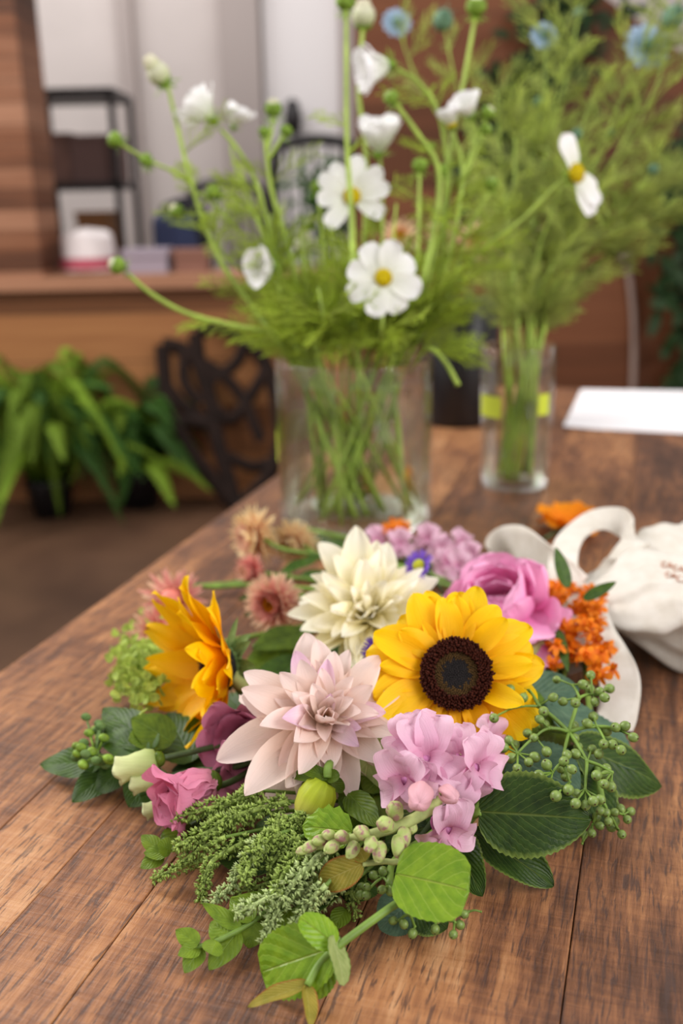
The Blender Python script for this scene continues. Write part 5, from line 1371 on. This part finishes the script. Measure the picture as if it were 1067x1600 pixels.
# ------------------------------------------------------------------ amaranth
def spike(parent, pts, R, mat, seed, dens=1.0):
    r = random.Random(seed); R *= 1.25; path = smooth([pxh(*p) for p in pts], 8); n = len(path); mb = MB()
    mb.tube(path, [R * .3, R * .15], 6)
    Ltot = sum((path[i + 1] - path[i]).length for i in range(n - 1)); m = int(Ltot / 0.00085 * dens)
    for i in range(m):
        f_ = (i + r.random()) / m * (n - 1.001); k = int(f_); p = path[k].lerp(path[k + 1], f_ - k); d = (path[k + 1] - path[k]).normalized()
        A, B = perp(d); q = f_ / (n - 1); rr = R * (1 - .55 * q ** 2) * (0.75 + .35 * math.sin(f_ * 9 + seed))
        a = i * 2.39996 + r.uniform(-.4, .4); rad = A * math.cos(a) + B * math.sin(a); c = p + rad * rr * .55
        for j in range(7):
            e = (rad * 1.0 + d * r.uniform(-.2, 1.0) + V((r.uniform(-.8, .8), r.uniform(-.8, .8), r.uniform(-.8, .8)))).normalized()
            l = R * r.uniform(.4, .75); s_ = e.orthogonal().normalized() * l * .22; s2 = e.cross(s_).normalized() * l * .22; b = len(mb.v)
            c2 = c + e * l * .45
            for v_ in (c, c2 + s_, c2 - s_ * .5 + s2, c2 - s_ * .5 - s2, c + e * l): mb.v.append(v_); mb.uv.append((.5, .5))
            for tri in ((0, 1, 2), (0, 2, 3), (0, 3, 1), (4, 2, 1), (4, 3, 2), (4, 1, 3)): mb.f.append(tuple(b + z for z in tri)); mb.mi.append(0)
    return mb.build('flower_spike', mat, parent)
w3 = lambda x, y: (190 + x / 3.442, 1180 + y / 3.442)
w4 = lambda x, y: (440 + x / 3.138, 1120 + y / 3.138)
def sp(pts, hs, f=w3):
    n = len(pts); return [(*f(*p), hs[0] + (hs[1] - hs[0]) * i / (n - 1)) for i, p in enumerate(pts)]
am = [
 ('green amaranth whose upper spikes lean against the pink lisianthus', [
  (sp([(760, 190), (560, 260), (290, 330)], (.045, .034)), .0056, 'amar'), (sp([(700, 320), (500, 400), (290, 490)], (.040, .026)), .0060, 'amar'),
  (sp([(560, 440), (430, 500), (310, 580)], (.034, .016)), .0050, 'amar'), (sp([(450, 560), (300, 610), (165, 665)], (.016, .007)), .0044, 'amar'), (sp([(900, 250), (700, 300), (520, 360)], (.046, .04)), .006, 'amar'),
  (sp([(620, 250), (520, 320), (470, 400)], (.034, .03)), .0055, 'amar')]),
 ('green amaranth whose middle spikes droop in a curve over bare wood', [
  (sp([(700, 450), (500, 560), (445, 680), (432, 790)], (.034, .008)), .0048, 'amar'), (sp([(760, 470), (660, 570), (600, 690), (480, 800)], (.042, .012)), .0056, 'amar2'),
  (sp([(850, 420), (720, 520), (650, 680)], (.045, .03)), .006, 'amar'), (sp([(900, 640), (760, 700), (600, 740)], (.024, .014)), .005, 'amar'), (sp([(880, 330), (800, 440), (700, 520)], (.046, .042)), .006, 'amar'),
  (sp([(960, 440), (860, 520), (780, 620)], (.042, .03)), .006, 'amar')]),
 ('silvery green amaranth with the longest spikes reaching the leafy sprig', [
  (sp([(1080, 520), (930, 680), (850, 800), (770, 1010)], (.046, .012)), .0058, 'amar2'), (sp([(860, 740), (720, 800), (610, 850)], (.030, .022)), .0052, 'amar2'),
  (sp([(1100, 700), (1000, 800), (900, 970)], (.036, .014)), .0052, 'amar2'), (sp([(1000, 500), (900, 600), (820, 740)], (.042, .03)), .006, 'amar'), (sp([(1000, 320), (920, 400), (900, 560)], (.046, .036)), .006, 'amar')]),
 ('green amaranth filling the gap beside the snapdragon tip', [
  (sp([(240, 560), (120, 640), (20, 760)], (.036, .03), w4), .0055, 'amar'), (sp([(240, 780), (120, 850), (20, 900)], (.028, .018), w4), .0052, 'amar2'),
  (sp([(300, 830), (200, 900), (110, 980)], (.022, .010), w4), .0050, 'amar2'), (sp([(340, 850), (350, 920), (370, 990)], (.018, .006), w4), .0044, 'amar'), (sp([(120, 500), (60, 560), (-20, 620)], (.04, .034), w4), .006, 'amar'),
  (sp([(300, 700), (240, 760), (150, 820)], (.03, .024), w4), .005, 'amar')])]
sd = 0
for lb, sps in am:
    p0 = pxh(*sps[0][0][0]); t = thing('green_amaranth', lb, 'flower', p0)
    mb = MB()
    hub = pxh(620, 1250, .025)
    for pts, R, mt in sps:
        sd += 1; spike(t, pts, R, M[mt], sd); mb.tube(smooth([pxh(*pts[0]), pxh(*pts[0]).lerp(hub, .6), hub], 4), .0012, 6)
    mb.tube([hub, pxh(760, 1100, .025), BIND], .002, 7); mb.build('stem', M['stem'], t)

# ------------------------------------------------------------------ small leafy sprigs
leafstem('leafy_sprig', 'sprig of small oval leaves at the front edge of the amaranth', 'sprig', [
    ((310, 1476, .012), (274, 1452, .016), .011, None, dict(ser=0)), ((312, 1480, .010), (278, 1492, .012), .010, None, dict(ser=0)), ((314, 1480, .009), (288, 1520, .004), .012, None, dict(ser=0)),
    ((338, 1470, .014), (328, 1490, .012), .012, V((0, -.8, .5)), dict(ser=0, c=.3)), ((372, 1455, .012), (326, 1515, .003), .016, None, dict(ser=0)), ((360, 1462, .012), (328, 1440, .014), .016, None, dict(ser=0)),
    ((375, 1450, .014), (316, 1412, .024), .009, V((0, -.6, .8)), dict(ser=0, curl=.5)), ((398, 1440, .014), (388, 1482, .004), .016, None, dict(ser=0)), ((385, 1445, .014), (345, 1430, .016), .018, None, dict(ser=0)), ((395, 1438, .016), (360, 1400, .02), .014, None, dict(ser=0))],
    [(306, 1480, .010), (340, 1470, .012), (400, 1437, .014), (440, 1400, .016), (560, 1300, .02)], mat='leaf_sprig', srad=.0014)
leafstem('leafy_sprig', 'second sprig of oval leaves under the silvery amaranth spikes', 'sprig', [
    ((455, 1420, .014), (428, 1452, .010), .018, None, dict(ser=0)), ((450, 1410, .018), (362, 1402, .022), .010, None, dict(ser=0)), ((540, 1420, .010), (520, 1452, .006), .012, None, dict(ser=0)), ((500, 1440, .008), (524, 1476, .006), .014, None, dict(ser=0)), ((440, 1440, .008), (402, 1470, .004), .018, None, dict(ser=0))],
    [(430, 1440, .008), (470, 1415, .014), (560, 1370, .016), (640, 1290, .02)], mat='leaf_sprig', srad=.0013)
leafstem('leafy_sprig', 'bright sprig tip under the pink lisianthus on bare wood', 'sprig', [
    ((252, 1330, .012), (220, 1304, .016), .011, None, dict(ser=0)), ((255, 1335, .009), (219, 1356, .006), .012, None, dict(ser=0)), ((262, 1333, .012), (224, 1332, .012), .010, None, dict(ser=0)), ((268, 1328, .012), (246, 1318, .018), .013, None, dict(ser=0)), ((300, 1298, .01), (260, 1292, .008), .007, None, dict(ser=0))],
    [(245, 1335, .010), (270, 1325, .010), (330, 1300, .012), (450, 1220, .015)], mat='leaf_sprig', srad=.0012)
# dark undergrowth of the bouquet: stems of leaves lying on the table under the flowers
r = random.Random(77)
spots = [((420, 1230), (300, 1290)), ((430, 1160), (330, 1200)), ((560, 1180), (470, 1200)), ((620, 1250), (520, 1330)), ((650, 1300), (560, 1370)), ((700, 1250), (640, 1330)), ((560, 1060), (420, 1090)), ((660, 1000), (560, 1000)),
         ((760, 1130), (700, 1220)), ((830, 1120), (780, 1230)), ((860, 1080), (880, 1200)), ((700, 900), (600, 880)), ((640, 920), (480, 930)), ((840, 960), (840, 1040)), ((560, 1010), (440, 1040)), ((520, 1260), (400, 1340)), ((600, 1320), (500, 1390)), ((760, 1000), (800, 1090)), ((650, 870), (520, 860)), ((480, 1130), (360, 1120))]
for i, (a, b) in enumerate(spots):
    L_ = []
    for k in range(5):
        q = k / 4; bx0 = a[0] + (b[0] - a[0]) * q; by0 = a[1] + (b[1] - a[1]) * q; an = math.atan2(b[1] - a[1], b[0] - a[0]) + r.choice((-1, 1)) * r.uniform(.3, .9)
        l = r.uniform(48, 80)
        L_.append(((bx0, by0, .010 + .006 * r.random()), (bx0 + l * math.cos(an), by0 + l * math.sin(an) * .8, .008 + .014 * r.random()), r.uniform(.020, .03), V((r.uniform(-.3, .3), -.4, .9)), dict(m=r.choice(('leaf_dark', 'leaf_lance', 'leaf_mid')), nv=18, nu=6, sern=12)))
    t = leafstem('leaf_spray', 'dark leafy stem in the shade beneath the bouquet flowers', 'leaves', L_, [(*a, .012), (*b, .012)], srad=.0016, smat='stem_dark')
    t['group'] = 'leafy stems beneath the bouquet'

# ------------------------------------------------------------------ cloth bag, bow and orange flower
def m_cloth():
    t = NT('natural_cotton')
    f = t.noise(t.objc(), 60, 4); wv = t.noise(t.mapping(t.objc(), (900, 900, 900)), 1.0, 2)
    col = t.ramp(f, [(0.3, lin(218, 210, 198)), (0.7, lin(234, 228, 220))])
    return t.bsdf(col, 0.9, 0.1, t.bump(t.math('ADD', t.math('MULTIPLY', f, 1.0), t.math('MULTIPLY', wv, .2)), .5, .002), .2, sheen=.2)
M['cloth'] = m_cloth()
from mathutils import noise as mn
kn = pxh(905, 940, .045)
t = thing('cotton_bag', 'natural white cotton drawstring bag with red brown print, holding the stems', 'bag', pxh(1000, 960, 0))
bc = V((kn.x + .235, kn.y + .035, 0))
def bagfn(u, v):
    # v runs from the gathered neck (left) to the far end, u goes round
    a = 2 * PI * u; x = v
    prof = (min(1, .22 + 1.9 * x) if x < .42 else 1.0) * (1 if x < .85 else math.sqrt(max(0.0, 1 - ((x - .85) / .15) ** 2)))
    prof = max(prof, .004)
    fold = 1 + (.05 * math.sin(9 * a + 5 * x) + .03 * math.sin(17 * a)) * max(0, 1 - x * 2.6) + .02 * math.sin(4 * a + 9 * x)
    ry, rz = .125 * prof * fold, .050 * prof * fold
    p = V((kn.x - .01 + .36 * x, kn.y + .03 * x + math.cos(a) * ry, 0))
    zc = kn.z + (TZ + .047 - kn.z) * min(1, x * 2)
    z = zc + math.sin(a) * rz
    q = mn.noise(V((x * 6, math.cos(a) * 2.2, math.sin(a) * 1.5))) * .030 * min(1, x * 4) + mn.noise(V((x * 14 + 5, math.cos(a) * 5, 3))) * .012 * min(1, x * 4)
    p.y += q; z += q * .8
    p.z = max(TZ + .0012, z)
    return p
mb = MB(); mb.grid(bagfn, 96, 80, closed_u=True); mb.build('bag_body', M['cloth'], t)
# the print: curved brown strokes lying on the cloth
from mathutils.bvhtree import BVHTree
BV = BVHTree.FromPolygons(mb.v, mb.f)
def on_bag(px, py):
    r_ = ray(px, py).normalized(); h = BV.ray_cast(CAM, r_)
    return (h[0] - r_ * .0008) if h[0] is not None else None
prt = m_plain('red_brown_print', lin(190, 142, 120), .85, .1)
mb = MB()
for row, (y0, sl_) in enumerate(((878, .30), (892, .34))):
    for k in range(6):
        x0 = 1034 + row * 6 + k * 9; yy = y0 + (x0 - 1034) * sl_
        for ln in ([(0, 6), (2, 0), (5, 0), (7, 6)], [(1, 4), (6, 4)]) if k % 2 else ([(6, 1), (2, 0), (0, 4), (2, 8), (6, 7)],):
            pts = [on_bag(x0 + q[0], yy + q[1]) for q in ln]; pts = [p_ for p_ in pts if p_ is not None]
            if len(pts) > 1: mb.tube(smooth(pts, 3), .0007, 4)
PRINT = mb
def ribbon(parent, name, pts, wv, W, th=.0016, label=None, k=8):
    pts = smooth(pts, k); n = len(pts); m = len(wv)
    mb = MB()
    def fn(u, v):
        i = min(int(round(v * (n - 1))), n - 1)
        f_ = i / (n - 1) * (m - 1); q = min(int(f_), m - 2); w_ = V(wv[q]).lerp(V(wv[q + 1]), f_ - q).normalized()
        d = (pts[min(i + 1, n - 1)] - pts[max(i - 1, 0)]).normalized(); w_ = (w_ - d * w_.dot(d)).normalized(); nn = w_.cross(d)
        a = 2 * PI * u; c, s_ = math.cos(a), math.sin(a)
        ww = W[0] + (W[-1] - W[0]) * i / (n - 1) if isinstance(W, (list, tuple)) else W
        p = pts[i] + w_ * ww / 2 * math.copysign(abs(c) ** .35, c) + nn * (th * math.copysign(abs(s_) ** .8, s_) + .0022 * math.cos(3 * c + i * .3) * abs(c))
        p.z = max(p.z, TZ + .001); return p
    mb.grid(fn, 20, n - 1, closed_u=True)
    return mb.build(name, M['cloth'], parent, label=label)
PRINT.build('print', prt, t, label='red brown printed lettering, mostly out of frame')
ribbon(t, 'strap_loop', [pxh(905, 940, .05), pxh(880, 890, .07), pxh(893, 838, .082), pxh(930, 812, .088), pxh(975, 818, .086), pxh(992, 850, .078), pxh(965, 885, .068), pxh(925, 925, .055), kn],
       [(1, -.5, .3), (1, -.4, .2), (.4, -.9, -.2), (.1, -.7, -.9), (0, -1, .1), (.2, 1, .1), (.4, .6, .5)], .028)
ribbon(t, 'strap_loop', [kn, pxh(870, 900, .055), pxh(830, 868, .06), pxh(795, 862, .05), pxh(780, 885, .035), pxh(830, 920, .03), pxh(890, 945, .035)],
       [(.2, -.5, .9), (.1, -.5, .8), (.1, -.4, .9), (-.3, -.3, .9), (0, -.4, -.9), (.1, -.5, -.8)], .055)
ribbon(t, 'strap_tail', [kn + V((0, 0, .004)), pxh(925, 975, .052), pxh(950, 1020, .04), pxh(968, 1065, .026), pxh(965, 1110, .012), pxh(958, 1135, .004)],
       [(1, .25, .1), (1, .1, .1), (1, 0, .1), (1, -.1, .1), (1, -.2, 0)], [.036, .030])
ribbon(t, 'cloth_wrap', [pxh(925, 900, .035), pxh(905, 930, .052), pxh(900, 970, .056), pxh(910, 1010, .045), pxh(925, 1040, .02)],
       [(1, 0, .1)] * 3, [.05, .06])
mb = MB(); mb.ball(kn, .017, 0, 16, V((1, -.3, .2)), 1.2); mb.build('knot', M['cloth'], t)
# orange flower on the table
C = pxh(886, 818, .012); t = thing('orange_flower', 'ruffled orange flower lying on the table behind the cloth bow', 'flower', C)
r = random.Random(5)
for i in range(9):
    a = 2 * PI * i / 9; rad = V((math.cos(a), math.sin(a) * .8, 0)); mb = MB()
    petal(mb, frame(C + rad * .004 + V((0, 0, -.004)), rad + V((0, 0, r.uniform(.1, .9))), V((0, 0, 1)) - rad * .4), .040 * r.uniform(.8, 1.1), .036, a=.5, c=.3, cup=.3, curl=.2, curl2=-.9, ruf=.06, nu=8, nv=10, ph=i)
    for k in range(len(mb.v)): mb.v[k].z = max(mb.v[k].z, TZ + .001)
    mb.build('petal', M['orange'], t)
mb = MB(); mb.tube([C + V((0, 0, -.002)), pxh(850, 842, .004)], .0025, 7); mb.build('stem', M['stem_dark'], t)

# ------------------------------------------------------------------ light
w_ = bpy.data.worlds.new('world'); sc.world = w_; w_.use_nodes = True
bg = w_.node_tree.nodes['Background']; bg.inputs[0].default_value = (1.0, 0.985, 0.96, 1); bg.inputs[1].default_value = 0.64
def area(name, loc, target, size, power, color=(1, .97, .93)):
    ld = bpy.data.lights.new(name, 'AREA'); ld.shape = 'RECTANGLE'; ld.size, ld.size_y = size; ld.energy = power; ld.color = color
    o = bpy.data.objects.new(name, ld); COL.objects.link(o); o.location = loc
    o.rotation_euler = (V(target) - V(loc)).to_track_quat('-Z', 'Y').to_euler(); return o
area('window_light', (-2.6, 2.2, 3.0), (0, .9, .8), (2.2, 1.8), 105)
area('window_light', (2.4, -1.0, 2.8), (0, .7, .8), (2.0, 1.6), 62, (1, .97, .94))
area('room_light', (-1.5, 5.6, 3.3), (-1.0, 6.9, 1.2), (2.5, 1.2), 25, (1, .97, .96))
sc.view_settings.view_transform = 'Standard'
sc.view_settings.look = 'None'
sc.view_settings.gamma = 1
sc.view_settings.use_curve_mapping = False
sc.view_settings.exposure = 0.45
sc.cycles.use_denoising = True
sc.cycles.max_bounces = 10
sc.cycles.transparent_max_bounces = 24
sc.cycles.caustics_reflective = False
sc.cycles.caustics_refractive = False
sc.cycles.sample_clamp_indirect = 6
